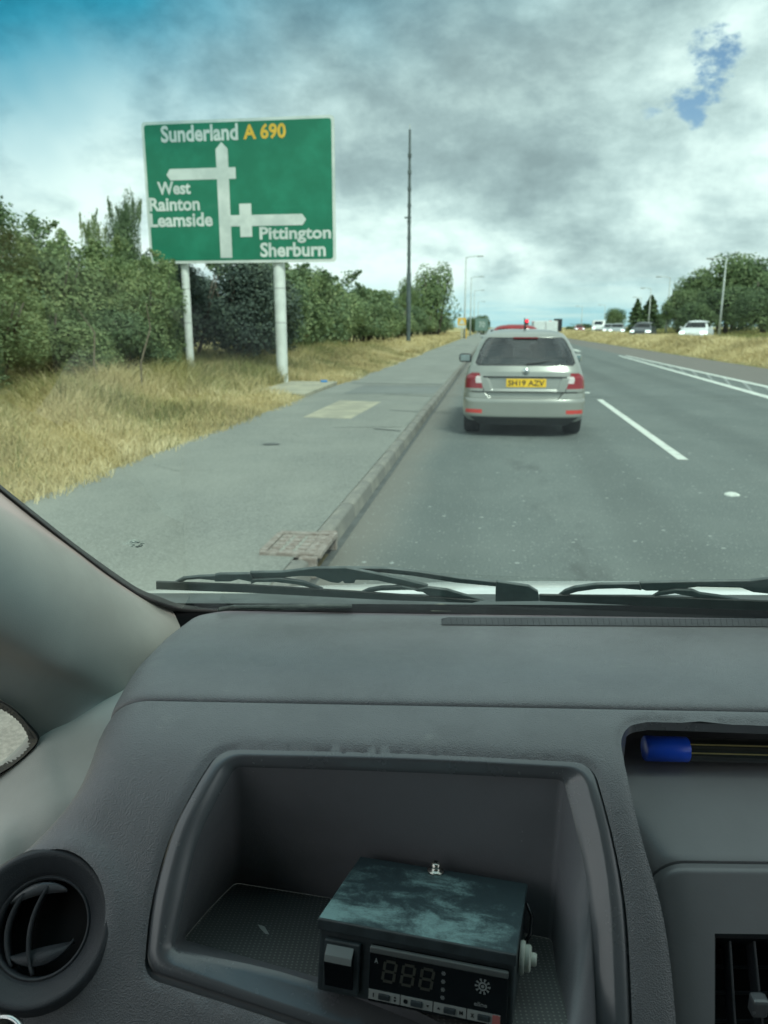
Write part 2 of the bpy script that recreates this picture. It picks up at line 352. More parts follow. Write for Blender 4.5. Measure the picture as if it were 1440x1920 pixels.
# kerb stones
kerb = empty('kerb', (0, 0, 0)); tag(kerb, kind='structure')
kb = MB(); prof = [(-1.17, -.05), (-1.17, .120), (-1.095, .124), (-1.07, .112), (-1.055, .01), (-1.05, -.05)]
def kstone(L):
    b = MB(); n = len(prof)
    b.add([(x, 0, z) for x, z in prof]+[(x, L, z) for x, z in prof], [(k, k+1, k+1+n, k+n) for k in range(n-1)]+[tuple(range(n)), tuple(range(2*n-1, n-1, -1))]); return b
k0 = kstone(.895).build('kerb_stone', KERB, kerb, loc=(0, 5.02, 0), bevel=.006)
k1 = kstone(.895).build('kerb_stone', KERBL, kerb, loc=(0, 5.92, 0), bevel=.006)
y = 6.82; i = 0
while y < 95:
    c_ = (k0 if (i*7) % 5 > 2 else k1).copy(); COL.objects.link(c_); c_.location = (random.uniform(-.003, .003), y, random.uniform(-.004, .003)); y += .905; i += 1
for yy in (3.45, 2.5, 1.6):
    c_ = k0.copy(); COL.objects.link(c_); c_.location = (0, yy, 0)
o = kstone(300).build('far_kerb', KERB, kerb, loc=(0, y, 0)); o['kind'] = 'stuff'
strip('gutter_line', -1.055, -1.005, 2, 120, .004, TAR, 60)
# drain: iron cover in the footway with a kerb opening
dr = empty('drain_cover', (-1.2, 4.7, .12), 0, 'rusty iron drain cover with a white grid pattern beside the kerb', 'drain cover'); dr.scale = (.86, .86, 1)
b = MB(); 
for c_, d_ in (((-.0, -.28, .006), (.46, .05, .03)), ((0, .28, .006), (.46, .05, .03)), ((-.22, 0, .006), (.05, .5, .03)), ((.20, 0, .006), (.05, .5, .03))): b.box(c_, d_)
b.build('frame', IRON, dr, bevel=.004)
MB().box((0, 0, -.004), (.42, .52, .012)).build('pan', IRON2, dr)
for i in range(4):
    for j in range(5):
        MB().box((-.15+i*.1, -.2+j*.1, .004), (.07, .07, .016)).build('grid_block', IRON, dr, bevel=.01)
b = MB().prism([(.20, -.34, -.14), (.20, -.34, .012), (.09, -.34, .012), (.09, -.34, -.14)], (0, .62, 0)); 
MB().box((.145, .36, -.05), (.13, .06, .13)).box((.145, -.36, -.05), (.13, .06, .13)).box((.11, 0, -.02), (.05, .68, .06)).build('kerb_inlet', IRON, dr, bevel=.008)
MB().box((.10, 0, -.08), (.05, .66, .09)).build('inlet_mouth', BLACK, dr)
# lane markings
for y0, y1 in ((9.2, 16.9), (20.6, 28.3), (32, 39.7), (43.4, 51), (-2.2, 5.2)):
    sheet('lane_dash', [(2.17, y0), (2.29, y0), (2.34, y1), (2.22, y1)], .005, PAINT, road)
for y0 in (7.28, 18.6, 29.9, 41):
    st = empty('road_stud', (2.22, y0, 0), 0, {7.28: 'nearest white reflective stud set in the lane line', 18.6: 'road stud beside the rear right wheel of the grey car'}.get(y0, 'road stud hidden by the grey car, third on the lane line' if y0 < 35 else 'farthest road stud on the lane line'), 'road stud')
    MB().lathe([(0, .022), (.04, .02), (.065, .008), (.07, 0)], 12).build('housing', PAINT, st)
    MB().box((0, -.03, .014), (.05, .02, .012)).build('lens', SIGNW, st)
hatch = lambda x, y: sheet('x', [], 0, None)
for a_, b_ in (((5.92, 15), (6.74, 43.5)), ((7.00, 15), (7.10, 43.5))):
    sheet('hatch_border', [(a_[0]-.12, a_[1]), (a_[0]+.12, a_[1]), (b_[0]+.07, b_[1]), (b_[0]-.07, b_[1])], .006, PAINT, road)
for i in range(15):
    y0 = 13.5+i*1.9; k = lambda y: 5.98+(y-15)*.0295
    sheet('hatch_bar', [(k(y0), y0), (k(y0+.25), y0+.25), (6.97, y0+3.9), (6.97, y0+3.5)], .005, mat('worn_paint', (.36, .39, .37), .7, col2=(.20, .22, .21), vs=6), road)
for x0, y0 in ((5.0, 62), (5.4, 74), (5.4, 50), (3.6, 66), (3.6, 84)):
    sheet('lane_arrow', [(x0-.12, y0), (x0+.12, y0), (x0+.12, y0+4), (x0+.5, y0+4), (x0, y0+6.5), (x0-.5, y0+4), (x0-.12, y0+4)], .006, PAINT, road)

# ------------------------------------------------------------------ grass
def blades(name, P, H, W_, m, rn, lean=.5):
    n = len(P); a = rng.uniform(0, 2*np.pi, n); l = rng.normal(0, lean, (n, 2))*H[:, None]
    dx = np.c_[np.cos(a), np.sin(a), np.zeros(n)]*W_[:, None]/2
    b0, b1 = P-dx, P+dx; mid = P+np.c_[l*.35, H*.6]; tip = P+np.c_[l, H*rng.uniform(.75, 1.0, n)]
    m0, m1 = mid-dx*.8, mid+dx*.8
    V = np.stack([b0, b1, m1, m0, tip], 1).reshape(-1, 3)
    me = bpy.data.meshes.new(name); me.vertices.add(5*n); me.vertices.foreach_set('co', V.ravel())
    i = np.arange(n)[:, None]*5
    loops = np.hstack([i+[[0, 1, 2, 3]], i+[[3, 2, 4]]]).ravel()
    me.loops.add(7*n); me.loops.foreach_set('vertex_index', loops); me.polygons.add(2*n)
    st = (np.arange(n)[:, None]*7+[[0, 4]]).ravel(); me.polygons.foreach_set('loop_start', st)
    me.polygons.foreach_set('loop_total', np.tile([4, 3], n)); me.update(calc_edges=True)
    at = me.attributes.new('rnd', 'FLOAT', 'FACE'); at.data.foreach_set('value', np.repeat(rn, 2).astype(np.float32))
    me.materials.append(m); o = bpy.data.objects.new(name, me); link(o); return o
gzv = np.vectorize(gz)
def scatter(n, x0, x1, y0, y1, p=1.):
    x = rng.uniform(x0, x1, n); y = y0+(y1-y0)*rng.uniform(0, 1, n)**p; return x, y
def tuft(x, y, s, amp): return amp*(np.sin(x*s+1.3*np.sin(y*s*.7))*np.cos(y*s*.9+x)+.3)
x, y = scatter(235000, -9.5, -3.50, 4.2, 42, 1.7)
d_ = -3.66-x; edge = .06*np.sin(y*1.7+np.sin(y))+.03*np.sin(y*7.3)+rng.normal(0, .05, len(x))
keep = (d_ > edge-.02) & ~((x > -5.) & (y > 15.2) & (y < 19))
x, y, d_ = x[keep], y[keep], d_[keep]
h = np.clip(.07+.09*d_, .05, .33)*rng.uniform(.5, 1.5, len(x))*(1+np.clip(tuft(x, y, 1.9, .6), -.4, .8))
green = (tuft(x, y, 1.1, .5)+.16*d_+rng.normal(0, .35, len(x))) > .62
P = np.c_[x, y, np.maximum(gzv(x, y), .12)-.01]; W_ = rng.uniform(.004, .009, len(x))*(1+y/26)
rn = np.clip(rng.normal(.58, .2, len(x))+tuft(y, x, 2.3, .12), 0, 1)
tag(blades('dry_grass', P[~green], h[~green], W_[~green], GRASS, rn[~green]), 'long dry yellow grass on the verge between footway and hedge', 'dry grass', kind='stuff')
tag(blades('green_grass', P[green], h[green]*1.1, W_[green], GRASSG, rn[green]), 'greener grass tufts growing at the foot of the hedge', 'green grass', kind='stuff')
x, y = scatter(36000, -10, -3.9, 40, 170, 1.6); P = np.c_[x, y, gzv(x, y)-.01]
tag(blades('far_dry_grass', P, rng.uniform(.12, .4, len(x)), .03+y*.0007, GRASS, np.clip(rng.normal(.6, .2, len(x)), 0, 1)), 'dry grass on the far part of the left verge', 'dry grass', kind='stuff')
x, y = scatter(120000, 10.1, 13.9, 16, 150, 2.2)
hh = np.interp(x, [10.1, 10.6, 11.5, 13.5], [.08, .2, .33, .22])*rng.uniform(.5, 1.4, len(x))*(1+np.clip(tuft(x, y, .8, .5), -.3, .6))
P = np.c_[x, y, gzv(x, y)-.01]; rn = np.clip(rng.normal(.66, .18, len(x))+tuft(x, y*.4, 1.1, .12), 0, 1)
tag(blades('reservation_grass', P, hh, .010+y*.00055, leafmat('pale_straw', (.26, .23, .11), (.62, .52, .27), (.84, .75, .46), .25, .5, .3), rn), 'tall dry straw coloured grass along the central reservation', 'dry grass', kind='stuff')
x, y = scatter(26000, 21.8, 34, 40, 200, 1.6); P = np.c_[x, y, gzv(x, y)-.01]
tag(blades('far_verge_grass', P, rng.uniform(.12, .35, len(x)), .03+y*.0006, GRASSG, np.clip(rng.normal(.5, .2, len(x)), 0, 1)), 'green and yellow verge grass beyond the opposite carriageway', 'grass', kind='stuff')

# ------------------------------------------------------------------ foliage
def crown_mesh(name, m, dims, n, leaf, lumps=14, flat_base=True, seed=0, shell=.62, sprigs=0, aspect=.62):
    g = np.random.default_rng(seed); dims = np.array(dims)
    # lumps: smaller spheres over the surface of an ellipsoid give the crown its uneven outline
    v = g.normal(size=(lumps, 3)); v /= np.linalg.norm(v, axis=1)[:, None]; v[:, 2] = v[:, 2]*.9
    cen = v*g.uniform(.35, .72, (lumps, 1)); rad = g.uniform(.26, .46, lumps)
    cen = np.vstack([cen, [[0, 0, 0]]]); rad = np.r_[rad, .55]
    k = g.choice(len(cen), n, p=rad**2/np.sum(rad**2))
    u = g.normal(size=(n, 3)); u /= np.linalg.norm(u, axis=1)[:, None]
    r = g.uniform(shell**3, 1.12, n)**(1/3)*(1+.14*np.sin(u[:, 0]*7+k)*np.sin(u[:, 1]*6+k*2)*np.sin(u[:, 2]*7))
    p = cen[k]+u*(rad[k]*r)[:, None]
    if sprigs:
        si = g.integers(0, sprigs, n//9); base = g.uniform(-.75, .75, (sprigs, 2)); ang = g.normal(0, .22, (sprigs, 2)); hh_ = g.uniform(.10, .34, sprigs)
        s_ = g.uniform(0, 1, len(si)); q = np.c_[base[si]+ang[si]*s_[:, None]*1.2, .55+hh_[si]*s_]
        q += g.normal(0, .075, q.shape)*(1.2-s_[:, None]); p[:len(si)] = q; u[:len(si)] = g.normal(size=(len(si), 3))
    if flat_base: p[:, :2] *= (1+.55*np.clip(-p[:, 2:3]-.1, 0, .8))
    P = p*dims/2; P[:, 2] += dims[2]/2
    tw = g.uniform(-1, 1, (n, 3))*.8; nn = u+tw; nn[:, 2] += .35; nn /= np.linalg.norm(nn, axis=1)[:, None]
    a = np.cross(nn, g.normal(size=(n, 3))); a /= np.linalg.norm(a, axis=1)[:, None]; b = np.cross(nn, a)
    s = leaf*g.uniform(.6, 1.35, n)[:, None]
    V = np.stack([P-a*s*.5, P-b*s*aspect*.5+a*s*.05, P+a*s*.5, P+b*s*aspect*.5+a*s*.05], 1).reshape(-1, 3)
    V[:, 2] = np.maximum(V[:, 2], .02)
    me = bpy.data.meshes.new(name); me.vertices.add(4*n); me.vertices.foreach_set('co', V.ravel())
    me.loops.add(4*n); me.loops.foreach_set('vertex_index', np.arange(4*n)); me.polygons.add(n)
    me.polygons.foreach_set('loop_start', np.arange(n)*4); me.polygons.foreach_set('loop_total', np.full(n, 4)); me.update(calc_edges=True)
    rn = np.clip(g.normal(.5, .19, n)+(g.uniform(-.2, .2, len(cen)))[k], 0, 1)
    at = me.attributes.new('rnd', 'FLOAT', 'FACE'); at.data.foreach_set('value', rn.astype(np.float32))
    me.materials.append(m); return me
def stems_mesh(name, h, n, spread, r0, seed=0, m=None, top=.8):
    g = random.Random(seed); b = MB()
    for i in range(n):
        a = g.uniform(0, 6.28); s = g.uniform(.2, 1)*spread; x0, y0 = math.cos(a)*s*.3, math.sin(a)*s*.3
        pts = [(x0, y0, -.1), (x0+math.cos(a)*s*.3+g.uniform(-.1, .1), y0+math.sin(a)*s*.3, h*.35), (math.cos(a)*s*.8, math.sin(a)*s*.8, h*.6), (math.cos(a)*s, math.sin(a)*s, h*top)]
        b.tube(pts, [r0, r0*.8, r0*.5, r0*.15], 6)
    me = bpy.data.meshes.new(name); me.from_pydata([tuple(v) for v in b.V], [], b.F); me.materials.append(m or BARK)
    me.polygons.foreach_set('use_smooth', [True]*len(me.polygons)); return me
near = [crown_mesh('near_foliage', LEAFY if s_ != 2 else LEAF, (3.4, 3.2, 4.3), 30000, .085, 22, seed=s_, sprigs=9) for s_ in (1, 2, 3)]
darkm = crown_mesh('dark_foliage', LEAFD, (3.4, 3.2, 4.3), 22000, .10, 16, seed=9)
mid = [crown_mesh('mid_foliage', LEAFY if s_ == 5 else LEAF, (4.2, 3.6, 4.4), 13000, .15, 18, seed=s_, sprigs=6) for s_ in (4, 5)]
far = [crown_mesh('far_foliage', LEAFO, (10, 9, 10), 11000, .42, 26, seed=s_, shell=.7) for s_ in (6, 7, 8)]
open_ = crown_mesh('open_foliage', LEAFO, (8, 7, 9), 6500, .34, 20, seed=31, shell=.82)
coni = None
stems = [stems_mesh('stems', 4.0, 9, 1.2, .05, s_) for s_ in (1, 2)]
trunks = [stems_mesh('trunk', 9.0, 5, 3.0, .28, s_, top=.85) for s_ in (3, 4)]
def plant(name, me, st, x, y, s, rz, label, cat, group=None, dz=0., part='foliage', z=None, tilt=0.):
    e = empty(name, (x, y, gz(x, y) if z is None else z), rz, label, cat, group)
    o = bpy.data.objects.new(part, me); link(o, e); o.scale = s; o.location = (0, 0, dz); o.rotation_euler = (tilt, 0, 0)
    o = bpy.data.objects.new('stems' if part == 'foliage' else 'trunk', st); link(o, e); o.scale = s
    return e
G = 'hedge shrubs behind the left verge'
for i, (x, y, s, v_, lab) in enumerate([
    (-9.5, 10.2, (1.0, 1.0, .70), 0, 'bushy green shrub at the left edge of the view, nearest in the hedge'),
    (-10.0, 13.4, (1.1, 1.0, .86), 1, 'shrub with thin sprigs against the sky at the far left'),
    (-9.9, 16.0, (1.05, 1.05, .78), 2, 'rounded hawthorn shrub left of the road sign'),
    (-10.2, 18.6, (1.1, 1.1, .84), 0, 'shrub at the foot of the two young trees beside the sign'),
    (-7.75, 16.9, (.60, .70, .70), 0, 'yellow green hawthorn overlapping the lower left corner of the sign'),
    (-8.5, 11.9, (.8, .9, .50), 2, 'low shrub in front of the sprigs near the left edge'),
    (-8.45, 13.9, (.8, .8, .46), 0, 'low leafy bush skirting the hedge below the thin sprigs'),
    (-8.0, 16.0, (.75, .8, .42), 1, 'low bush at the foot of the hawthorn nearest the sign'),
    (-8.9, 18.6, (.7, .7, .40), 2, 'low bush beside the left sign post'),
    (-7.9, 10.2, (.7, .7, .36), 1, 'lowest bush at the left edge, out in the grass')]):
    plant('hedge_shrub', near[v_], stems[i % 2], x, y, s, i*1.3, lab, 'shrub', G)
plant('young_tree', near[1], stems[0], -10.1, 21.0, (.32, .32, 1.16), .5, 'tall upright young tree just left of the sign, above the hedge', 'tree')
plant('young_tree', near[2], stems[1], -10.75, 20.6, (.28, .28, 1.02), 2.5, 'thinner young tree rising left of its taller neighbour beside the sign', 'tree')
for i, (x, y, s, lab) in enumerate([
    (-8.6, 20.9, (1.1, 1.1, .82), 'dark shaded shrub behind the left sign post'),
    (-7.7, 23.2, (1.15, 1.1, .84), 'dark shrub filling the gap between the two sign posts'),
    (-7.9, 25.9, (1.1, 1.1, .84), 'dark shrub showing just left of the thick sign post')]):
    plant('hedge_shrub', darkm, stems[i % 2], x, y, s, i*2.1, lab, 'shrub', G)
for i, (x, y, s, lab) in enumerate([
    (-8.4, 28.5, (1.0, 1.0, .90), 'green shrub just right of the thick sign post'),
    (-8.7, 32.5, (1.1, 1.1, .86), 'shrub under the right corner of the sign'),
    (-8.6, 37., (1.1, 1.1, .95), 'fuller shrub right of the sign with a feathery top'),
    (-8.8, 42., (1.1, 1.2, .90), 'shrub midway between sign and mast'),
    (-8.9, 47.5, (1.2, 1.3, .90), 'leafy shrub nearer the mast'),
    (-8.9, 54, (1.2, 1.5, .92), 'shrub just left of the mast'),
    (-9.1, 62, (1.2, 1.8, .90), 'shrub immediately behind the mast'),
    (-9.2, 72, (1.3, 2.2, .88), 'first shrub right of the mast'),
    (-9.2, 84, (1.3, 2.8, .84), 'shrub below the round tree'),
    (-9.0, 98, (1.3, 3.2, .82), 'shrub at the right foot of the round tree'),
    (-8.6, 114, (1.3, 3.6, .8), 'low shrub behind the yellow warning sign'),
    (-8.6, 134, (1.3, 4.2, .9), 'last low shrub at the far end of the hedge')]):
    plant('hedge_shrub', mid[i % 2], stems[i % 2], x, y, s, 0 if y > 60 else i*1.7, lab, 'shrub', G)
# pale dead stems in front of the hedge
b = MB()
for (u_, v_, dx, hh_) in ((75, 700, -.9, 2.2), (262, 690, .25, 1.7), (190, 680, -.3, 1.6)):
    p = aty(u_, v_, 13.2); b.tube([(p[0], 13.2, .2), (p[0]+dx*.3, 13.1, .2+hh_*.4), (p[0]+dx*.6+.1, 13.2, .2+hh_*.75), (p[0]+dx, 13.1, .2+hh_)], [.02, .017, .012, .006], 6)
tag(b.build('dead_stems', WOODP), 'thin pale dead stems standing at the foot of the hedge', 'dead stems')
def tree(me, st, u_, vtop, y, wpx, lab, cat='tree', name='deciduous_tree', grp=None, dims=(10, 9, 10), lift=.0, rz=0.):
    p = aty(u_, vtop, y); x = p[0]; z0 = gz(x, y); H = p[2]-z0; W_ = wpx/F*y
    e = empty(name, (x, y, z0), rz, lab, cat, grp)
    o = bpy.data.objects.new('crown', me); link(o, e); o.scale = (W_/dims[0], W_/dims[0], H*(1-lift)/dims[2]); o.location = (0, 0, H*lift)
    o = bpy.data.objects.new('trunk', st); link(o, e); o.scale = (W_/10, W_/10, H/10)
    return e
tree(open_, trunks[0], 815, 482, 105, 98, 'tall round tree with sky showing through, above the hedge behind the mast', dims=(8, 7, 9), lift=.08)
tree(far[1], trunks[1], 770, 508, 112, 60, 'smaller tree at the left shoulder of the round tree', lift=.02)
tree(far[2], trunks[0], 905, 586, 150, 34, 'dark tree behind the far grey direction sign on the left')
tree(far[0], trunks[1], 886, 592, 165, 30, 'dark tree just right of the yellow warning sign')
GR = 'trees beyond the opposite carriageway'
for i, (u_, vt, y, wp, lab) in enumerate([
    (1395, 462, 112, 130, 'tallest tree of the right wood, with a pointed top'),
    (1322, 488, 118, 110, 'broad tree at the left shoulder of the right wood'),
    (1285, 530, 112, 84, 'lowest tree at the left end of the right wood'),
    (1368, 530, 98, 110, 'lighter green tree in front of the tallest one, behind the nearest right lamp post'),
    (1450, 498, 104, 140, 'tree cut by the right edge of the view'),
    (1435, 540, 88, 100, 'low bushy tree at the right edge in front of the wood'),
    (1310, 562, 96, 80, 'low round tree directly above the white oncoming car'),
    (1530, 480, 104, 150, 'tree of the right wood mostly outside the frame')]):
    tree(far[i % 3], trunks[i % 2], u_, vt, y, wp, lab, grp=GR, rz=i*1.1)
tree(far[0], trunks[0], 1155, 574, 170, 38, 'small dark rounded tree left of the two conifers')
tree(far[2], trunks[0], 1240, 585, 165, 40, 'low dark tree between the conifers and the right wood')
def conifer(seed, n=5000):
    g = np.random.default_rng(seed); z = g.uniform(0, 1, n)**1.3; a = g.uniform(0, 6.28, n); lay = 1+.22*np.sin(z*47)+.3*np.sin(a*3+z*9)
    r = (1-z)**.75*2.2*lay*g.uniform(.3, 1, n); P = np.c_[r*np.cos(a), r*np.sin(a), z*10+.3-.15*r]
    nn = g.normal(size=(n, 3)); nn /= np.linalg.norm(nn, axis=1)[:, None]; aa = np.cross(nn, g.normal(size=(n, 3))); aa /= np.linalg.norm(aa, axis=1)[:, None]; bb = np.cross(nn, aa)
    s = .3; V = np.stack([P-aa*s, P-bb*s*.6, P+aa*s, P+bb*s*.6], 1).reshape(-1, 3)
    me = bpy.data.meshes.new('conifer_needles'); me.from_pydata([tuple(v) for v in V], [], [(4*i, 4*i+1, 4*i+2, 4*i+3) for i in range(n)])
    at = me.attributes.new('rnd', 'FLOAT', 'FACE'); at.data.foreach_set('value', np.clip(g.normal(.4, .2, n), 0, 1).astype(np.float32)); me.materials.append(LEAFO); return me
cm = conifer(3)
tree(cm, trunks[1], 1196, 562, 160, 32, 'narrow pointed dark conifer, left one of the pair', 'conifer', 'conifer', dims=(4.4, 4.4, 10))
tree(cm, trunks[1], 1222, 556, 155, 46, 'wider dark conifer, right one of the pair', 'conifer', 'conifer', dims=(4.4, 4.4, 10))
tree(mid[0], trunks[0], 1092, 606, 260, 44, 'low green clump of bushes on the horizon right of the grey car', 'bush', 'horizon_bush', dims=(4.2, 3.6, 4.4))
tree(mid[1], trunks[0], 1072, 611, 250, 26, 'smallest bush on the horizon beside the grey car roof', 'bush', 'horizon_bush', dims=(4.2, 3.6, 4.4))

# ------------------------------------------------------------------ direction sign
SY = 18.5
sg = empty('direction_sign', (-5.97, SY, .2), R(-.4), 'large green road direction sign with white arrows on two posts', 'road sign')
def SP(u_, v_):
    k = (v_-222)/(493-222); uL = 265+15*k; fx = (u_-uL)/(628-uL); vT = 228-11*fx; vB = 497-7*fx
    return (-2.285+4.57*fx, 5.92-3.14*(v_-vT)/(vB-vT))
def rrect(x0, z0, x1, z1, r, n=6):
    pts = []
    for cx, cz, a0 in ((x1-r, z1-r, 0), (x0+r, z1-r, 90), (x0+r, z0+r, 180), (x1-r, z0+r, 270)):
        pts += [(cx+r*math.cos(R(a0+90*k/n)), cz+r*math.sin(R(a0+90*k/n))) for k in range(n+1)]
    return pts
zb, zt = 2.78, 5.92
MB().prism([(x, .0, z) for x, z in rrect(-2.285, zb, 2.285, zt, .09)], (0, .03, 0)).build('border', SIGNW, sg)
MB().prism([(x, -.006, z) for x, z in rrect(-2.285+.065, zb+.065, 2.285-.065, zt-.065, .07)], (0, .02, 0)).build('face', SIGNG, sg)
def flat(name, pts, m, par, y=-.010): return mesh(name, [(*([SP(*p)[0], y, SP(*p)[1]]),) for p in pts], [tuple(range(len(pts)))], m, par)
def F2(name, pts, m=SIGNW, y=-.011):
    return mesh(name, [(x, y, z) for x, z in pts], [tuple(range(len(pts)))], m, sg)
x0, z0 = SP(419.5, 265); xb, zbm = SP(425.5, 484)
xs_ = (x0+xb)/2; F2('arrow', [(xs_, z0), (xs_-.145, SP(419, 278)[1]), (xs_-.145, zbm), (xs_+.145, zbm), (xs_+.145, SP(419, 278)[1])])
def hbar(u0, u1, v0, v1, tip):
    xa, za = SP(u0, v0); xc, zc = SP(u1, v1); zm = (za+zc)/2; k = .09
    if tip < 0: return [(xa, zm), (xa+k, zc), (xc, zc), (xc, za), (xa+k, za)]
    return [(xa, zc), (xc-k, zc), (xc, zm), (xc-k, za), (xa, za)]
F2('side_arrow', [(x, z) for x, z in hbar(313, 445.6, 315, 333, -1)], y=-.0125)
F2('side_arrow', [(x, z) for x, z in hbar(431, 575, 402, 420, 1)], y=-.0125)
xa, za = SP(451, 380); xc, zc = SP(475, 443); F2('junction_block', [(xa, zc), (xc, zc), (xc, za), (xa, za)], y=-.014)
for body, u0, v0, u1, v1, m_ in (('Sunderland', 303, 235, 451, 262, SIGNW), ('A 690', 460, 233, 540, 259, SIGNY), ('West', 295, 339, 360, 362, SIGNW), ('Rainton', 279, 369, 377, 393, SIGNW),
                                 ('Leamside', 280, 399, 401, 423, SIGNW), ('Pittington', 488, 424, 620, 453, SIGNW), ('Sherburn', 489, 454, 610, 480, SIGNW)):
    (xa, za), (xc, zc) = SP(u0, v0), SP(u1, v1); text('lettering', body, m_, sg, (xa, zc, xc, za), .012, off=.030)
pr = aty(527, 722, SY+.2); plp = aty(361, 712, SY+.2)
for nm, x_, r_ in (('thick_post', -5.11, .138), ('thin_post', -7.47, .096)):
    b = MB().tube([(x_+5.97, .19, -.2), (x_+5.97, .19, 5.6)], r_, 20)
    o = b.build('post', POSTM, sg, auto=40)
    for zz in (3.0, 4.4, 5.4): MB().lathe([(r_+.012, -.04), (r_+.012, .04)], 20, Matrix.Translation((x_+5.97, .19, zz))).build('clamp', GALV, sg)
    for zz in (2.2, 1.4): MB().lathe([(r_+.003, -.008), (r_+.003, .008)], 20, Matrix.Translation((x_+5.97, .19, zz))).build('band', SIGNB, sg)

# ------------------------------------------------------------------ mast, lamp posts, far signs and signals
p = aty(762, 640, 60); pt = aty(769, 250, 60); zt_ = pt[2]
ms = empty('mast', (p[0]+.15, 60, gz(-7, 60)), 0, 'tall thin dark mast standing in the left verge behind the sign', 'mast')
MB().tube([(0, 0, -.2), (0, 0, 5.2)], .17, 12).build('base_tube', GRNMAST, ms, auto=40)
MB().tube([(0, 0, 5.2), (0, 0, 10.), (0, 0, zt_)], [.125, .11, .075], 12).build('pole', GRNMAST, ms, auto=40)
for k in range(8):
    MB().lathe([(.14, -.12), (.14, .12)], 12, Matrix.Translation((0, 0, 5.4+k*(zt_-6)/8))).build('joint_collar', GRNMAST, ms)
MB().tube([(0, 0, zt_), (0, 0, zt_+.35)], .03, 6).build('top_rod', GALV, ms)
MB().box((-.1, 0, 9.1), (.5, .1, .10)).build('bracket', GRNMAST, ms)
def lamp_post(u_, vtop, y, arm, label, r_=.11, dbl=False):
    p = aty(u_, vtop, y); x = p[0]; z0 = gz(x, y) if not (14 < x < 22) else .45; H = p[2]-z0
    e = empty('lamp_post', (x, y, z0), 0, label, 'lamp post', 'street lamps along the road')
    MB().tube([(0, 0, -.1), (0, 0, 2.2), (0, 0, H)], [r_*1.5, r_, r_*.6], 8).build('column', GALV, e, smooth=True)
    for sgn in ((1, -1) if dbl else (1,)):
        L = arm*sgn; MB().tube([(0, 0, H-.15), (L*.3, 0, H+.05), (L, 0, H+.1)], r_*.4, 6).build('arm', GALV, e)
        MB().box((L+.3*np.sign(L), 0, H+.08), (.75, .28, .14)).build('lantern', SIGNB, e, bevel=.03)
for a in [(874, 482, 98, 1.4, 'nearest lamp post of the left row, just left of the yellow sign'), (884, 520, 128, 1.3, 'second lamp post of the left row'), (890, 545, 165, 1.3, 'third lamp post of the left row'), (897, 566, 215, 1.2, 'short far lamp post of the left row beside the dark tree'),
          (1362, 486, 88, -1.3, 'nearest right lamp post, standing in front of the tall wood'), (1257, 520, 118, -1.3, 'second right lamp post, beside the left end of the wood'), (1221, 541, 150, -1.2, 'third right lamp post, by the wide conifer'),
          (1203, 558, 185, -1.2, 'fourth right lamp post, by the narrow conifer'), (1092, 575, 240, -1.2, 'faint far lamp post over the horizon bushes'), (1135, 572, 230, -1.2, 'faint far lamp post left of the small round tree')]:
    lamp_post(*a)
ws = aty(866, 606, 95); e = empty('warning_sign', (ws[0], 95, gz(ws[0], 95)), 0, 'small yellow backed warning sign on the left verge far ahead', 'road sign')
z_ = ws[2]-e.location.z; MB().tube([(0, 0, 0), (0, 0, z_)], .06, 6).build('post', GALV, e)
MB().box((0, -.08, z_+.2), (1.0, .03, .85)).build('yellow_board', SIGNY, e); MB().box((0, -.08, z_-.42), (1.0, .03, .38)).build('white_board', SIGNW, e)
mesh('triangle', [(-.38, -.11, z_-.1), (.38, -.11, z_-.1), (0, -.11, z_+.55)], [(0, 1, 2)], SIGNW, e)
MB().tube([(.5, 1, 0), (.5, 1, 1.2)], .08, 6).build('bollard', SIGNY, e)
ds = aty(903, 605, 120); e = empty('far_direction_sign', (ds[0], 120, gz(ds[0], 120)), 0, 'far grey green direction sign beside the dark tree on the left', 'road sign')
z_ = ds[2]-.25; MB().box((0, 0, z_), (1.9, .05, 1.8)).build('board', mat('faded_green_board', (.16, .25, .22), .5), e)
for dx in (-.6, .6): MB().tube([(dx, .06, 0), (dx, .06, z_)], .06, 6).build('post', GALV, e)
text('lettering', '70', SIGNW, e, (-.4, z_-.4, .5, z_+.4), .03)
RED = mat('red_signal', (.8, .02, .03), .4, emit=((1, .03, .06), 1.6)); HEAD = mat('signal_black', (.02, .022, .024), .5)
for u_, v_, y, lab in ((988, 602, 85, 'traffic light showing red above the red car'), (1032, 604, 92, 'traffic light showing red just left of its neighbour over the grey roof'), (1043, 606, 84, 'right hand traffic light with a black backing board showing red')):
    p = aty(u_, v_, y); e = empty('traffic_light', (p[0], y, 0), 0, lab, 'traffic light', 'traffic lights at the junction')
    MB().tube([(0, .1, 0), (0, .1, p[2])], .06, 6).build('pole', GRNMAST, e)
    MB().box((0, .05, p[2]-.35), (.36, .2, 1.1)).build('head', HEAD, e)
    if u_ == 1043: MB().box((.18, .09, p[2]-.2), (.85, .04, 1.3)).build('backing_board', HEAD, e)
    MB().lathe([(0, 0), (.17, 0)], 14, Matrix.Translation((0, -.06, p[2]))@Matrix.Rotation(R(90), 4, 'X')).build('red_lamp', RED, e)

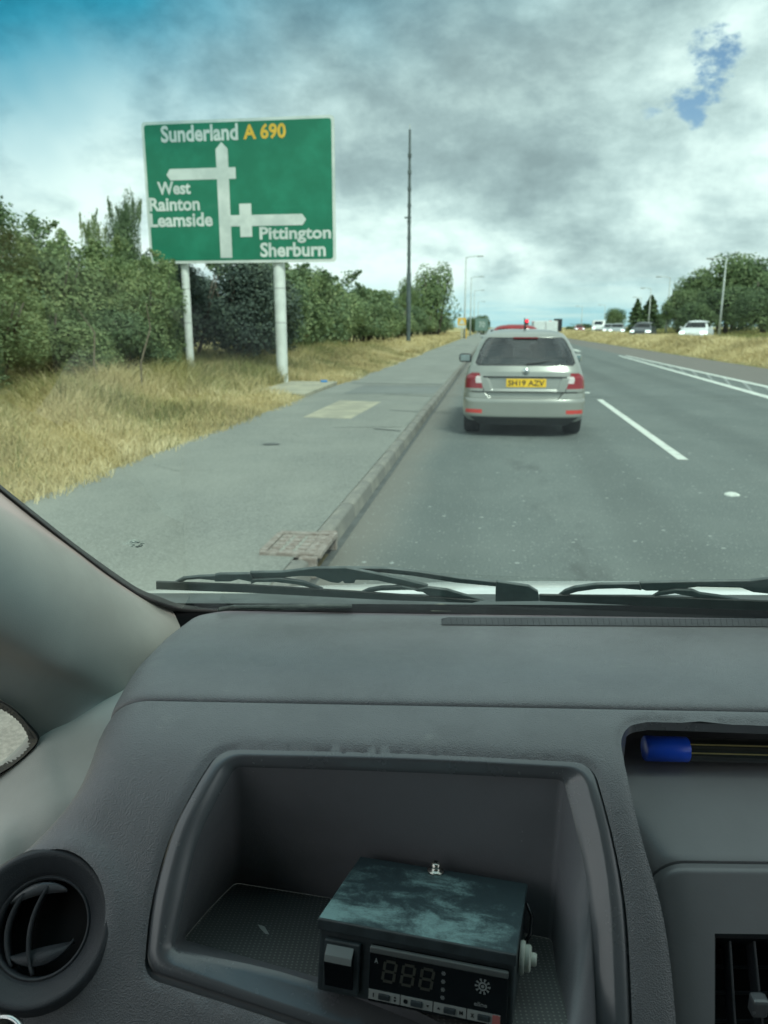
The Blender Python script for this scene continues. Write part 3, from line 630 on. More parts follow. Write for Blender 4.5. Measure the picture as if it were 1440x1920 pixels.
# ------------------------------------------------------------------ cars
CGL = glassmat('car_glass', (.74, .84, .82), 3.2); CGD = glassmat('dark_car_glass', (.16, .20, .21), 1.3)
RUB = mat('tyre_rubber', (.014, .015, .016), .8); TRIM = mat('black_trim', (.025, .028, .03), .55)
LRED = mat('lamp_red', (.27, .006, .016), .22, coat=.6); LCLR = mat('lamp_clear', (.72, .66, .66), .2, coat=.6); LREF = mat('reflector_red', (.62, .06, .05), .3)
SEAT = mat('car_seat_cloth', (.10, .13, .135), .8); PLY = mat('plate_yellow', (.95, .60, .035), .45); PLW = mat('plate_white', (.7, .7, .68), .45)
CHR = mat('chrome', (.72, .74, .74), .18, 1.0, var=.05); UNDER = mat('underbody', (.01, .011, .012), .9); RIM = mat('alloy_rim', (.42, .44, .45), .35, .7)
HLT = mat('headlight_lit', (.9, .95, .95), .2, emit=((.95, 1, .98), 1.3))
def shell(zs, w_, yr, yf, rc=.38, nr=60, nsd=30, nf=24, n=3.2, dy=None):
    """levels of a rounded plan outline; returns rows of (x, y, z), closed rings"""
    rows = []
    for z_, W_, a, b_ in zip(zs, w_, yr, yf):
        g = np.sin(np.linspace(-1, 1, nr)*math.pi/2*.985)/math.sin(math.pi/2*.985)
        rc_ = min(rc, W_*.9); x = W_*g; y = a+rc_*(1-(1-np.abs(g)**n+1e-9).clip(0)**(1/n))
        if dy is not None: y = y+dy(x, z_)
        ring = [(xx, yy, z_) for xx, yy in zip(x, y)]
        y0, y1 = y[-1], b_-rc_; ring += [(W_, yy, z_) for yy in np.linspace(y0, y1, nsd)[1:-1]]
        g2 = np.sin(np.linspace(1, -1, nf)*math.pi/2*.985)/math.sin(math.pi/2*.985)
        ring += [(W_*k, b_-rc_*(1-(1-abs(k)**n+1e-9)**(1/n)), z_) for k in g2]
        ring += [(-W_, yy, z_) for yy in np.linspace(y1, y0, nsd)[1:-1]]
        rows.append(ring)
    return rows
def split(rows, classify, mats, parent, smooth=True, subs=None):
    N = len(rows[0]); V = [p for r in rows for p in r]; parts = {}
    for i in range(len(rows)-1):
        for j in range(N):
            f = (i*N+j, i*N+(j+1) % N, (i+1)*N+(j+1) % N, (i+1)*N+j)
            c_ = [sum(V[q][k] for q in f)/4 for k in range(3)]; k = classify(*c_)
            if k: parts.setdefault(k, []).append(f)
    topf = tuple((len(rows)-1)*N+j for j in range(N)); parts.setdefault('body', []).append(topf)
    out = {}
    for k, fs in parts.items():
        ids = sorted({i for f in fs for i in f}); mp = {a: b for b, a in enumerate(ids)}
        nm = k.split('#')[0]; out[k] = mesh(nm, [V[i] for i in ids], [tuple(mp[i] for i in f) for f in fs], mats[nm], parent, smooth=smooth)
    return out
def wheel(parent, x, y, r=.31, w_=.2, side=1):
    M = Matrix.Translation((x, y, r))@Matrix.Rotation(R(90), 4, 'Y')
    o = MB().lathe([(r*.62, -w_/2), (r*.93, -w_/2), (r, -w_*.36), (r, w_*.36), (r*.93, w_/2), (r*.62, w_/2)], 28, M).build('wheel', RUB, parent, auto=35)
    s_ = w_*.42*side; MB().lathe([(0, s_), (r*.5, s_), (r*.63, s_*.9)], 20, M).build('rim', RIM, o, smooth=True)
def inpoly(x, z_, poly):
    c_ = False; j = len(poly)-1
    for i in range(len(poly)):
        if (poly[i][1] > z_) != (poly[j][1] > z_) and x < (poly[j][0]-poly[i][0])*(z_-poly[i][1])/(poly[j][1]-poly[i][1]+1e-12)+poly[i][0]: c_ = not c_
        j = i
    return c_
# the grey hatchback ahead
SILV = mat('silver_beige_paint', (.36, .375, .345), .30, .5, var=.04, vs=2, coat=.6)
fb = empty('hatchback_car', (.45, 10.75, 0), 0, 'silver grey hatchback waiting in the lane directly ahead', 'car')
ztab = [.17, .24, .30, .36, .50, .535, .545, .62, .635, .80, .83, .84, .90, .98, 1.0, 1.10, 1.20, 1.30, 1.345, 1.36, 1.40, 1.435, 1.455, 1.468]
wtab = [.70, .80, .835, .845, .845, .842, .84, .835, .835, .82, .812, .81, .79, .765, .755, .72, .675, .622, .592, .582, .545, .475, .375, .22]
rtab = [.10, .05, .0, .0, .0, .012, .075, .085, .04, .05, .055, .075, .085, .12, .13, .21, .30, .39, .43, .432, .48, .58, .75, 1.1]
ftab = [3.9, 3.97, 3.99, 3.99, 3.97, 3.95, 3.95, 3.9, 3.88, 3.7, 3.6, 3.5, 3.2, 2.9, 2.85, 2.7, 2.5, 2.3, 2.2, 2.17, 2.05, 1.95, 1.8, 1.5]
zs = np.unique(np.round(np.r_[np.arange(.17, 1.46, .0105), .535, .545, .62, .635, .83, .84, .98, 1.0, 1.345, 1.36, 1.455, 1.468], 4))
def fdy(x, z_):
    e = np.zeros_like(x)
    if .545 <= z_ <= .625: e = np.where(np.abs(x) > .50+(z_-.585)*1., -.055, 0)         # shelf of the bumper closes at its ends
    if .66 < z_ < .825: e = e+np.where(np.abs(x) < .50-(.825-z_)*.35, .028, 0)             # plate recess
    return e
rows = shell(zs, np.interp(zs, ztab, wtab), np.interp(zs, ztab, rtab), np.interp(zs, ztab, ftab), .36, 170, 60, 30, 3.4, fdy)
WIN = [(-.62, .995), (-.655, 1.02), (-.60, 1.18), (-.53, 1.31), (-.49, 1.342), (.49, 1.342), (.53, 1.31), (.60, 1.18), (.655, 1.02), (.62, .995)]
LAMP = [(.565, .675), (.595, .80), (.62, .885), (.72, .885), (.80, .84), (.85, .672)]
def fcl(x, y, z_):
    ax = abs(x)
    rear = y < .75
    if rear and z_ > .95 and inpoly(x, z_, WIN): return 'rear_window'
    if rear and z_ > .95 and inpoly(x, z_, [(a*1.045, (b-1.17)*1.06+1.17) for a, b in WIN]): return 'window_seal'
    if y < .48 and inpoly(ax, z_, LAMP):
        if inpoly(ax, z_, [(.575, .745), (.602, .84), (.67, .835), (.67, .75)]): return 'rear_light_clear#%d' % (x > 0)
        return 'rear_light#%d' % (x > 0)
    if y < .3 and .338 < z_ < .388 and .57 < ax < .80: return 'reflector#%d' % (x > 0)
    if z_ < .29 and ax < .60+.15*(z_-.17)/.12 and y < .5: return 'diffuser'
    if z_ < .22: return 'diffuser' if ax < .56 or y > .9 else None
    if .24 < y < 1.0 and z_ < .60 and ax > .55 and math.hypot(y-.66, z_-.31) < .34: return None
    if abs(z_-.832) < .007 and ax < .57 and y < .3: return 'seam'
    if abs(z_-.628) < .006 and ax < .72 and y < .3: return 'seam'
    if y < .35 and .628 < z_ < .672 and abs(ax-.56) < .006: return 'seam'
    if y > .70 and 1.0 < z_ < 1.335 and ax > .4 and y < 2.75-(z_-1)*1.6 and not (1.55 < y < 1.63): return 'side_window#%d' % ((x > 0)+2*(y > 1.6))
    if y > 2.0 and 1.0 < z_ < 1.36: return 'windscreen'
    return 'body'
split(rows, fcl, {'body': SILV, 'rear_window': CGL, 'window_seal': TRIM, 'rear_light': LRED, 'rear_light_clear': LCLR, 'reflector': LREF, 'diffuser': TRIM, 'seam': UNDER, 'side_window': CGL, 'windscreen': CGL}, fb)
MB().box((0, 2.0, .55), (1.5, 3.4, .5)).build('cabin_floor', UNDER, fb); MB().box((0, .95, .34), (1.16, 1.3, .30)).build('underbody', UNDER, fb)
MB().box((0, .42, .93), (1.2, .30, .03)).build('parcel_shelf', TRIM, fb)
for x_ in (-.36, .36):
    o = MB().box((x_, 1.75, 1.0), (.48, .14, .52)).build('seat', SEAT, fb, bevel=.05); MB().box((x_, 1.72, 1.30), (.26, .09, .16)).build('headrest', SEAT, o, bevel=.035)
o = MB().box((0, .85, .90), (1.22, .14, .3)).build('rear_bench', SEAT, fb, bevel=.04)
for x_ in (-.42, 0, .42): MB().box((x_, .84, 1.10), (.24, .08, .12)).build('headrest', SEAT, o, bevel=.03)
MB().box((0, 2.65, .97), (1.2, .3, .12)).build('dashboard', TRIM, fb, bevel=.03)
for x_ in (-.70, .70):
    for y_ in (.70, 3.12): wheel(fb, x_*1.02, y_, .31, .225, np.sign(x_))
pb = MB().box((0.02, .073, .752), (.54, .012, .115)).build('number_plate', PLY, fb, bevel=.004)
text('lettering', 'SH19 AZV', TRIM, pb, (-.225, .715, .265, .79), -.064, off=.012)
bd_ = MB().lathe([(0, .012), (.03, .012), (.034, .008), (.046, .008), (.048, 0)], 24, Matrix.Translation((.01, .082, .905))@Matrix.Rotation(R(90), 4, 'X')).build('badge', CHR, fb, smooth=True)
MB().prism([(-.02, .067, .888), (.002, .067, .912), (.03, .067, .928), (.012, .067, .905), (.03, .067, .9)], (0, -.003, 0)).build('badge_arrow', TRIM, bd_)
MB().tube([(.015, 1.02, 1.44), (.0, .90, 1.54), (-.01, .84, 1.62)], [.02, .010, .006], 6).build('antenna', TRIM, fb)
MB().box((.0, .42, 1.352), (.34, .03, .02)).build('brake_light', mat('dark_red', (.2, .01, .015), .3), fb)
MB().tube([(0.02, .10, 1.01), (.22, .14, 1.035), (.42, .20, 1.06)], [.012, .009, .006], 5).build('rear_wiper', TRIM, fb)
for sx in (-1, 1):
    mr_ = MB().box((sx*.90, 2.45, 1.0), (.20, .13, .14)).build('door_mirror', SILV if sx > 0 else TRIM, fb, bevel=.04)
    MB().box((sx*.90, 2.383, 1.0), (.16, .01, .10)).build('mirror_glass', mat('mirror', (.5, .55, .55), .05, 1.), mr_)
    MB().box((sx*.80, 2.47, .95), (.10, .06, .05)).build('mirror_stalk', TRIM, fb)
# other cars: a coarser shell
def small_car(name, x, y, z0, rz, paint, label, front=False, L=4.2, W_=1.76, H=1.48, suv=0.):
    e = empty(name, (x, y, z0), rz, label, 'car' if 'van' not in name else 'van')
    zt2 = np.array([.2, .3, .5, .7, .85, .93, .98, 1.1, 1.25, 1.36, 1.42, 1.46, 1.48])/1.48*H
    wt = np.array([.80, .86, .88, .88, .86, .84, .80, .75, .69, .63, .56, .42, .22])*W_/1.76
    if 'van' in name: wt = np.array([.9]*11+[.8, .6])*W_/1.76
    yr_ = np.array([.08, .0, .0, .04, .07, .10, .15, .25, .38, .50, .62, .8, 1.1])*(1-suv*.6)
    yf_ = L-np.array([.06, .0, .02, .08, .45, .75, 1.0, 1.2, 1.4, 1.6, 1.75, 1.9, 2.1])*(.45 if 'van' in name else 1)
    zs_ = np.linspace(zt2[0], zt2[-1], 44)
    rows = shell(zs_, np.interp(zs_, zt2, wt), np.interp(zs_, zt2, yr_), np.interp(zs_, zt2, yf_), .4, 46, 26, 30, 3.)
    rows = [[(a, b-L/2, c_) for a, b, c_ in r] for r in rows]; s_ = H/1.48
    def cl(x, y, z_):
        y = y+L/2; zz = z_/s_
        if 1.0 < zz < 1.36:
            if y < .75 and abs(x) < .62-(zz-1)*.3: return 'rear_window'
            if y > L-1.85 and abs(x) < .66-(zz-1)*.3: return 'windscreen'
            if abs(x) > .5 and .8 < y < L-1.6 and 'van' not in name: return 'side_window#%d' % ((x > 0)+2*(y > 1.6))
        if .62 < zz < .86 and y < .45 and abs(x) > .56: return 'rear_light#%d' % (x > 0)
        if .60 < zz < .78 and y > L-.55 and abs(x) > .52: return 'headlight#%d' % (x > 0)
        if zz < .27: return 'sill'
        if .34 < zz < .52 and y > L-.3 and abs(x) < .5: return 'grille'
        return 'body'
    split(rows, cl, {'body': paint, 'rear_window': CGD, 'windscreen': CGD, 'side_window': CGD, 'rear_light': LRED, 'headlight': HLT if front else LCLR, 'sill': TRIM, 'grille': TRIM}, e)
    for x_ in (-.78, .78):
        for y_ in (.72-L/2, L/2-.85): wheel(e, x_*W_/1.76, y_, .32, .2, np.sign(x_))
        MB().box((x_*1.2*W_/1.76, L/2-1.45, 1.0), (.18, .12, .13)).build('door_mirror', paint, e, bevel=.03)
    MB().box((0, -L/2+.02, .72), (.5, .03, .11)).build('number_plate', PLY, e); MB().box((0, L/2-.0, .42), (.5, .03, .11)).build('number_plate', PLW, e)
    return e
small_car('red_car', .66, 25.5, 0, 0, mat('red_paint', (.30, .02, .025), .3, .2, coat=.5), 'dark red car queueing ahead, its roof seen over the grey hatchback', L=4.3, H=1.575, suv=1)
WP = mat('white_paint', (.74, .78, .77), .3, coat=.4); DG = mat('dark_grey_paint', (.07, .08, .085), .3, .4, coat=.5); SV = mat('silver_paint', (.42, .46, .46), .3, .5, coat=.5)
def ucar(u_, y, *a, **k): p = aty(u_, 613, y); return small_car(a[0], p[0], y, .45, math.pi+a[1], *a[2:], front=True, **k)
ucar(1307, 56, 'white_car', -.38, WP, 'white car coming the other way in front of the right wood', L=4.0)
ucar(1207, 74, 'dark_car', -.34, DG, 'dark grey oncoming car with lit headlights below the conifers')
ucar(1158, 96, 'silver_car', -.2, SV, 'silver oncoming car left of the dark grey one, headlights lit')
ucar(1143, 106, 'oncoming_car', -.1, SV, 'silver car farther back, next to the white van, headlights lit')
ucar(1122, 118, 'white_van', -.1, WP, 'small white van farthest along the opposite carriageway', L=4.8, H=2.0)
ucar(1086, 165, 'far_red_car', 0, MATS['red_paint'], 'tiny faint red car at the far junction right of the grey hatchback')
p = aty(1024, 606, 78); lo = empty('lorry', (p[0], 78, 0), 0, 'white box lorry waiting ahead, its top just above the grey car roof', 'lorry')
MB().box((0, 3, 1.45), (2.3, 5.2, 1.25)).build('box_body', WP, lo, bevel=.04); MB().box((0, .3, .6), (2.0, .2, .3)).build('bumper', TRIM, lo)
MB().box((0, 6.6, 1.2), (2.0, 1.6, 1.4)).build('cab', WP, lo, bevel=.06)
for x_ in (-.9, .9):
    for y_ in (1.5, 6.4): wheel(lo, x_, y_, .4, .25, np.sign(x_))
MB().box((0, .385, 1.45), (.04, .01, 1.1)).build('door_gap', TRIM, lo)
small_car('queue_car', .4, 40, 0, 0, SV, 'pale car queueing beyond the red car, hidden behind it')

# ------------------------------------------------------------------ the van we sit in
VAN = empty('van', (0, 0, 0), VY, 'van whose grey dashboard, pillar, windscreen and white bonnet frame the view', 'van')
VM = Matrix.Rotation(VY, 4, 'Z')
def plastic(name, c1, rough, grain, bs=520., spec=.5, dirt=.0, bd=.0009):
    m = bpy.data.materials.new(name); m.use_nodes = True; MATS[name] = m; t = NT(m.node_tree); p = t.n['Principled BSDF']
    co = t.new('ShaderNodeTexCoord').outputs['Object']
    a = t.mix(t.mr(t.noise(co, 7, 5, .6), .35, .68), (*c1, 1), (*[x*.86 for x in c1], 1))
    if dirt:
        sp = t.new('ShaderNodeTexVoronoi', {'Vector': co, 'Scale': 95.}, feature='F1')
        sc_ = t.new('ShaderNodeSeparateColor', {0: sp.outputs['Color']})
        dot = t.m('MULTIPLY', t.m('GREATER_THAN', sc_.outputs[0], .86), t.m('LESS_THAN', sp.outputs[0], t.m('MULTIPLY', sc_.outputs[1], .075)))
        a = t.mix(t.m('MULTIPLY', dot, .7), a, (.42, .44, .42, 1))
        sm = t.m('MULTIPLY', t.mr(t.noise(t.vm('MULTIPLY', co, (1, 2.2, 1)), 16, 6, .75, .6), .60, .76), dirt)
        a = t.mix(sm, a, (.28, .29, .28, 1))
    t.set(p.inputs['Base Color'], a)
    t.set(p.inputs['Roughness'], t.mr(t.noise(co, 30, 4, .7), .3, .7, rough-(.05 if grain > .1 else .01), rough+(.08 if grain > .1 else .02))); p.inputs['Specular IOR Level'].default_value = spec
    if grain:
        v = t.new('ShaderNodeTexVoronoi', {'Vector': t.vm('ADD', co, t.vm('MULTIPLY', t.new('ShaderNodeTexNoise', {'Vector': co, 'Scale': 260.}).outputs['Color'], (.0016, .0016, .0016))), 'Scale': bs, 'Smoothness': .4}, feature='SMOOTH_F1').outputs[0]
        b = t.new('ShaderNodeBump', {'Strength': grain, 'Distance': bd, 'Height': v}); t.set(p.inputs['Normal'], b)
    return m
DASH = plastic('dash_grained_plastic', (.186, .192, .206), .42, .6, bs=820., spec=1.0, dirt=.55)
DASHS = plastic('dash_smooth_plastic', (.145, .154, .168), .26, .03, spec=1.0, dirt=.08)
TRAYM = plastic('tray_wall_plastic', (.195, .196, .214), .50, .15, dirt=.15)
DARKP = plastic('dark_plastic', (.026, .031, .036), .42, .0)
VENTP = plastic('vent_plastic', (.046, .052, .060), .45, .3, 900)
PILL = plastic('pillar_trim', (.34, .335, .31), .60, .15, 900)
DOORT = plastic('door_trim', (.52, .535, .50), .60, .15, 900)
RUBB = mat('black_rubber', (.010, .012, .013), .6)
CONS = plastic('console_plastic', (.225, .230, .245), .34, .05, spec=1.0, dirt=.25)

YT = np.array([.30, .38, .44, .47, .50, .53, .56, .60, .63, .66, .70, .76, .90, 1.0, 1.1]); ZT = np.array([.62, .745, .843, .892, .940, .985, 1.030, 1.086, 1.116, 1.131, 1.139, 1.142, 1.130, 1.115, 1.095])
yy_ = np.linspace(.2, 1.2, 401); zz_ = np.interp(yy_, YT, ZT); ker = np.hanning(21); ker /= ker.sum(); zz_[10:-10] = np.convolve(zz_, ker, 'valid')
def Zb(x, y): return np.interp(y, yy_, zz_)
# left outline of the dash in the van's own x-y, traced once from the photograph
OUT = [(-60, 1650), (0, 1585), (60, 1528), (105, 1482), (140, 1435), (163, 1385), (183, 1335), (206, 1300)]
OUTU = [(206, 1300), (228, 1262), (255, 1224), (298, 1183), (345, 1149)]
PL_ = np.array([vhit(a, b, Zb) for a, b in OUT]); PU_ = np.array([vhit(a, b, Zb) for a, b in OUTU])
EDGE = np.vstack([cr(PL_[:, :2], 60), cr(PU_[:, :2], 40)])
def edist(x, y):
    x = np.atleast_1d(x); y = np.atleast_1d(y)
    return np.sqrt(((x[:, None]-EDGE[None, :, 0])**2+(y[:, None]-EDGE[None, :, 1])**2).min(1))
def roll(d_, r_): k = np.clip(1-d_/r_, 0, 1); return -r_*.75*(1-np.sqrt(np.clip(1-k*k*.985, 0, 1)))
# --- upper pad
rows = []
Ys = np.r_[np.linspace(1.02, .712, 46), .706, .7025, .7005, .7000, .7000]
dz_ = np.r_[np.zeros(46), -.0006, -.0016, -.0034, -.0065, -.022]
for Y, dzz in zip(Ys, dz_):
    xl = np.interp(Y, PU_[:, 1], PU_[:, 0]) if Y < PU_[-1, 1] else PU_[-1, 0]+(Y-PU_[-1, 1])*.9
    s_ = np.linspace(0, 1, 170)**1.9; X = xl+(1.25-xl)*s_; d_ = edist(X, np.full(170, Y)); d_ = np.minimum(d_, (X-xl)*.8+1e-5)
    z_ = Zb(X, Y)+roll(d_, .035)+dzz
    rows.append([(X[0]-.004, Y, z_[0]-.03)]+[(a, Y, b) for a, b in zip(X, z_)])
V, Fc = gridmesh(rows); pad = mesh('dash_top_pad', V, Fc, DASH, VAN, smooth=True)
# --- fascia (with the tray, the vent and the pocket cut out)
def polyloop(sides, rad, n=14, mcor=7):
    """four sides (lists of photo points sharing corners) -> one closed loop with rounded corners, matched counts"""
    segs = []
    for s_ in sides:
        L = np.sum(np.linalg.norm(np.diff(np.array(s_, float), axis=0), axis=1)); c_ = cr(s_, 120); k = min(.45, rad/L)
        ii = np.linspace(k*119, (1-k)*119, n); segs.append(np.array([[np.interp(i, range(120), c_[:, 0]), np.interp(i, range(120), c_[:, 1])] for i in ii]))
    out_ = []
    for i, s_ in enumerate(segs):
        out_ += list(s_); nx = segs[(i+1) % 4]; cpt = np.array(sides[i][-1], float)
        for u_ in np.linspace(0, 1, mcor+2)[1:-1]: out_.append((1-u_)**2*s_[-1]+2*u_*(1-u_)*cpt+u_*u_*nx[0])
    return np.array(out_)
L0 = polyloop([[(408, 1398), (760, 1407), (1113, 1424)], [(1113, 1424), (1150, 1560), (1175, 1700), (1186, 1900), (1192, 2120)], [(1192, 2120), (760, 1985), (480, 1890), (268, 1822)], [(268, 1822), (282, 1690), (316, 1565), (360, 1475), (408, 1398)]], 34)
L2 = polyloop([[(428, 1420), (760, 1427), (1092, 1444)], [(1092, 1444), (1124, 1570), (1143, 1700), (1152, 1900), (1156, 2085)], [(1156, 2085), (760, 1955), (480, 1862), (300, 1798)], [(300, 1798), (318, 1690), (348, 1570), (386, 1490), (428, 1420)]], 36)
L3 = polyloop([[(441, 1438), (760, 1448), (1056, 1462)], [(1056, 1462), (1086, 1580), (1106, 1700), (1118, 1900), (1120, 2060)], [(1120, 2060), (760, 1908), (540, 1826), (326, 1780)], [(326, 1780), (344, 1690), (370, 1580), (404, 1505), (441, 1438)]], 14)
L4 = polyloop([[(441, 1655), (740, 1704), (1034, 1760)], [(1034, 1760), (1044, 1830), (1062, 1900), (1075, 2060)], [(1075, 2060), (760, 1885), (560, 1822), (344, 1762)], [(344, 1762), (372, 1728), (404, 1692), (441, 1655)]], 10)
FZ, FK = .972, .25
def Zfl(x, y): return FZ-FK*(y-.5)
def ofs(Zf, dz): return lambda x, y: Zf(x, y)+dz
H0 = np.array([vhit(a, b, Zb) for a, b in L0])
VC = vhit(76, 1738, Zb); VR = .0605                                   # round vent
RIGHT = [(2500, 1392), (1400, 1350), (1216, 1344), (1182, 1352), (1166, 1378), (1172, 1425), (1188, 1495), (1208, 1575), (1238, 1680), (1256, 1780), (1268, 1900), (1285, 2150)]
def Zfas(x, y): return Zb(x, y)-.0015
PR_ = np.array([vhit(a, b, Zb) for a, b in RIGHT])
ytop = .7065
outl = [tuple(p[:2]) for p in cr(PL_[:, :2], 60)]; outl[-1] = (PL_[-1, 0], ytop)
outl += [(x_, ytop) for x_ in np.linspace(PL_[-1, 0]+.008, PR_[0, 0], 140)]
outl += [tuple(p) for p in np.vstack([cr(PR_[:3, :2], 50), cr(PR_[2:6, :2], 24)[1:], cr(PR_[5:, :2], 60)[1:]])]
by = .36
outl += [(PR_[-1, 0], by)]+[(x_, by) for x_ in np.linspace(PR_[-1, 0], -.42, 60)[1:]]+[(-.42, PL_[0, 1])]
clean = [outl[0]]
for p in outl[1:]:
    if math.hypot(p[0]-clean[-1][0], p[1]-clean[-1][1]) > 1e-4: clean.append(p)
outl = clean
hole1 = [tuple(p[:2]) for p in H0 if True]
hole1 = [(p[0], max(p[1], by+.012)) for p in hole1]; h1 = [hole1[0]]
for p in hole1[1:]:
    if math.hypot(p[0]-h1[-1][0], p[1]-h1[-1][1]) > 1e-4: h1.append(p)
hole1 = h1
SLV = 1/math.sqrt(1+((Zb(0, VC[1]+.02)-Zb(0, VC[1]-.02))/.04)**2)
hole2 = [(VC[0]+VR*.93*math.cos(a), VC[1]+VR*.94*SLV*math.sin(a)) for a in np.linspace(0, 2*math.pi, 48, endpoint=False)]
gx = np.arange(-.44, 1.2, .0065); gy = np.arange(.3665, .705, .0065)
pts = [Vector((a+(.0032 if j % 2 else 0), b)) for j, b in enumerate(gy) for a in gx]
pts += [Vector((a, b)) for b in (.6915, .6945, .697, .6995, .702, .7045) for a in gx]
def rim_pts(loop, outward, dists=(.0015, .0035, .0055)):
    P = np.array(loop); T = np.roll(P, -1, 0)-np.roll(P, 1, 0); N_ = np.c_[T[:, 1], -T[:, 0]]/(np.linalg.norm(T, axis=1)[:, None]+1e-9)
    ar = .5*np.sum(P[:, 0]*np.roll(P[:, 1], -1)-np.roll(P[:, 0], -1)*P[:, 1]); sg_ = np.sign(ar)*outward
    return [Vector(p) for d_ in dists for p in P+N_*d_*sg_]
pts += rim_pts(hole1, 1)+rim_pts(outl, -1)
npt = len(pts); allp = pts[:]; edges = []; 
for loop in (outl, hole1, hole2):
    n0 = len(allp); allp += [Vector(p) for p in loop]; edges += [(n0+i, n0+(i+1) % len(loop)) for i in range(len(loop))]
vo, eo, fo, _, _, _ = geometry.delaunay_2d_cdt(allp, edges, [], 0, 1e-5)
def inside(pts_, poly):
    x, y = pts_[:, 0], pts_[:, 1]; c_ = np.zeros(len(x), bool); P = np.array(poly); Q = np.roll(P, 1, 0)
    for (xi, yi), (xj, yj) in zip(P, Q):
        c_ ^= ((yi > y) != (yj > y)) & (x < (xj-xi)*(y-yi)/(yj-yi+1e-15)+xi)
    return c_
vo = np.array([[v.x, v.y] for v in vo]); fo = np.array([f for f in fo if len(f) == 3])
cen = vo[fo].mean(1); ok = inside(cen, outl) & ~inside(cen, hole1) & ~inside(cen, hole2)
d_ = edist(vo[:, 0], vo[:, 1])
z_ = Zb(vo[:, 0], vo[:, 1])-.0015+roll(d_, .045)*(vo[:, 1] < .72)-.012*np.clip((vo[:, 1]-.694)/.006, 0, 1)**2
rv = np.hypot(vo[:, 0]-VC[0], (vo[:, 1]-VC[1])/SLV); z_ = z_+.010*np.exp(-((rv-VR)/.014)**2)-.008*np.exp(-((rv-VR-.05)/.02)**2)*0
# rounded lips round the tray, along the seam and the pocket edge
H0a = np.array(hole1); H0a = np.vstack([H0a*(1-k)+np.roll(H0a, -1, 0)*k for k in (0, .17, .33, .5, .67, .83)]); dh = np.sqrt(((vo[:, None, :]-H0a[None])**2).sum(2).min(1)); z_ -= .004*np.exp(-(dh/.003)**2)
PRs = np.vstack([cr(PR_[:3, :2], 120), cr(PR_[2:6, :2], 60), cr(PR_[5:, :2], 200)]); dr_ = np.sqrt(((vo[:, None, :]-PRs[None])**2).sum(2).min(1)); z_ -= .004*np.exp(-(dr_/.0045)**2)
mesh('dash_fascia', np.c_[vo, z_], fo[ok], DASH, VAN, smooth=True)
# edge skirts of the fascia (thickness along pocket side)
b = MB(); pr_ = np.vstack([cr(PR_[:3, :2], 50), cr(PR_[2:6, :2], 24)[1:], cr(PR_[5:, :2], 60)[1:]])
rows = []
for dz0, sh in ((-.0055, 0), (-.012, .001), (-.05, .002)):
    rows.append([(p[0], p[1], float(Zb(0, p[1]))+(dz0 if p[1] < .672 else max(dz0, -.014))) for p in pr_])
V, Fc = gridmesh(rows); mesh('pocket_rim', V, Fc, DASHS, VAN, smooth=True)
# tray
def ring(L, Zf, dz, s=0.): return [tuple(vhit(a, b, ofs(Zf, dz))) for a, b in L]
def lerp(A, B, k): return [tuple(np.array(a)*(1-k)+np.array(b)*k) for a, b in zip(A, B)]
r0 = ring(L0*1.34-L2*.34, Zb, -.013); r0b = ring(L0*.90+L2*.10, Zb, -.016); r0c = ring(L0*.80+L2*.20, Zb, -.0075); r0d = ring(L0*.68+L2*.32, Zb, -.0045); r1 = ring(L0*.40+L2*.60, Zb, -.0050); r1b = ring(L0*.18+L2*.82, Zb, -.0030); r2 = ring(L2, Zb, -.006); r3 = ring(L2*.35+L3*.65, Zb, -.011); r3b = ring(L3, Zb, -.020)
r4 = ring(L4, Zfl, 0); r4a = lerp(r3b, r4, .93); r4b = lerp(r3b, r4, .985)
def ringmesh(name, rings, m, close=False):
    N = len(rings[0]); V = [p for r in rings for p in r]; Fc = [(i*N+j, i*N+(j+1) % N, (i+1)*N+(j+1) % N, (i+1)*N+j) for i in range(len(rings)-1) for j in range(N)]
    if close: Fc.append(tuple((len(rings)-1)*N+j for j in range(N)))
    return mesh(name, V, Fc, m, VAN, smooth=True)
ringmesh('tray_rim', [r0, ring(L0*1.02-L2*.02, Zb, -.014), r0b, r0c, r0d, r1, r1b, r2, r3, r3b], DASHS)
ringmesh('tray_wall', [r3b, lerp(r3b, r4, .3), lerp(r3b, r4, .6), lerp(r3b, r4, .85), r4a, r4b, r4], TRAYM)
fm = bpy.data.materials.new('tray_mat_dots'); fm.use_nodes = True; t = NT(fm.node_tree); p = t.n['Principled BSDF']
co = t.vm('MULTIPLY', t.new('ShaderNodeTexCoord').outputs['Object'], (230, 230, 0))
fr_ = t.vm('FRACTION', co); dd = t.vm('LENGTH', t.vm('MULTIPLY', t.vm('SUBTRACT', fr_, (.5, .5, 0)), (1, 1, 0)))
dot = t.mr(dd, .12, .26, 1, 0); t.set(p.inputs['Base Color'], t.mix(t.m('MULTIPLY', dot, .55), (.105, .112, .112, 1), (.34, .36, .34, 1)))
p.inputs['Roughness'].default_value = .6; t.set(p.inputs['Normal'], t.new('ShaderNodeBump', {'Strength': .6, 'Distance': .0008, 'Height': dot}))
r5 = [tuple(np.array(a)+[0, 0, -.0003]) for a in r4]
mesh('tray_mat', r5, [tuple(range(len(r5)))], fm, VAN)
fb_ = lambda u_, v_: vhit(u_, v_, ofs(Zfl, .0008))
tag(mesh('paint_fleck', [fb_(a, b) for a, b in ((483, 1733), (496, 1737), (505, 1752), (498, 1751), (488, 1741))], [(0, 1, 2, 3, 4)], mat('dried_paint', (.5, .54, .52), .6), VAN))
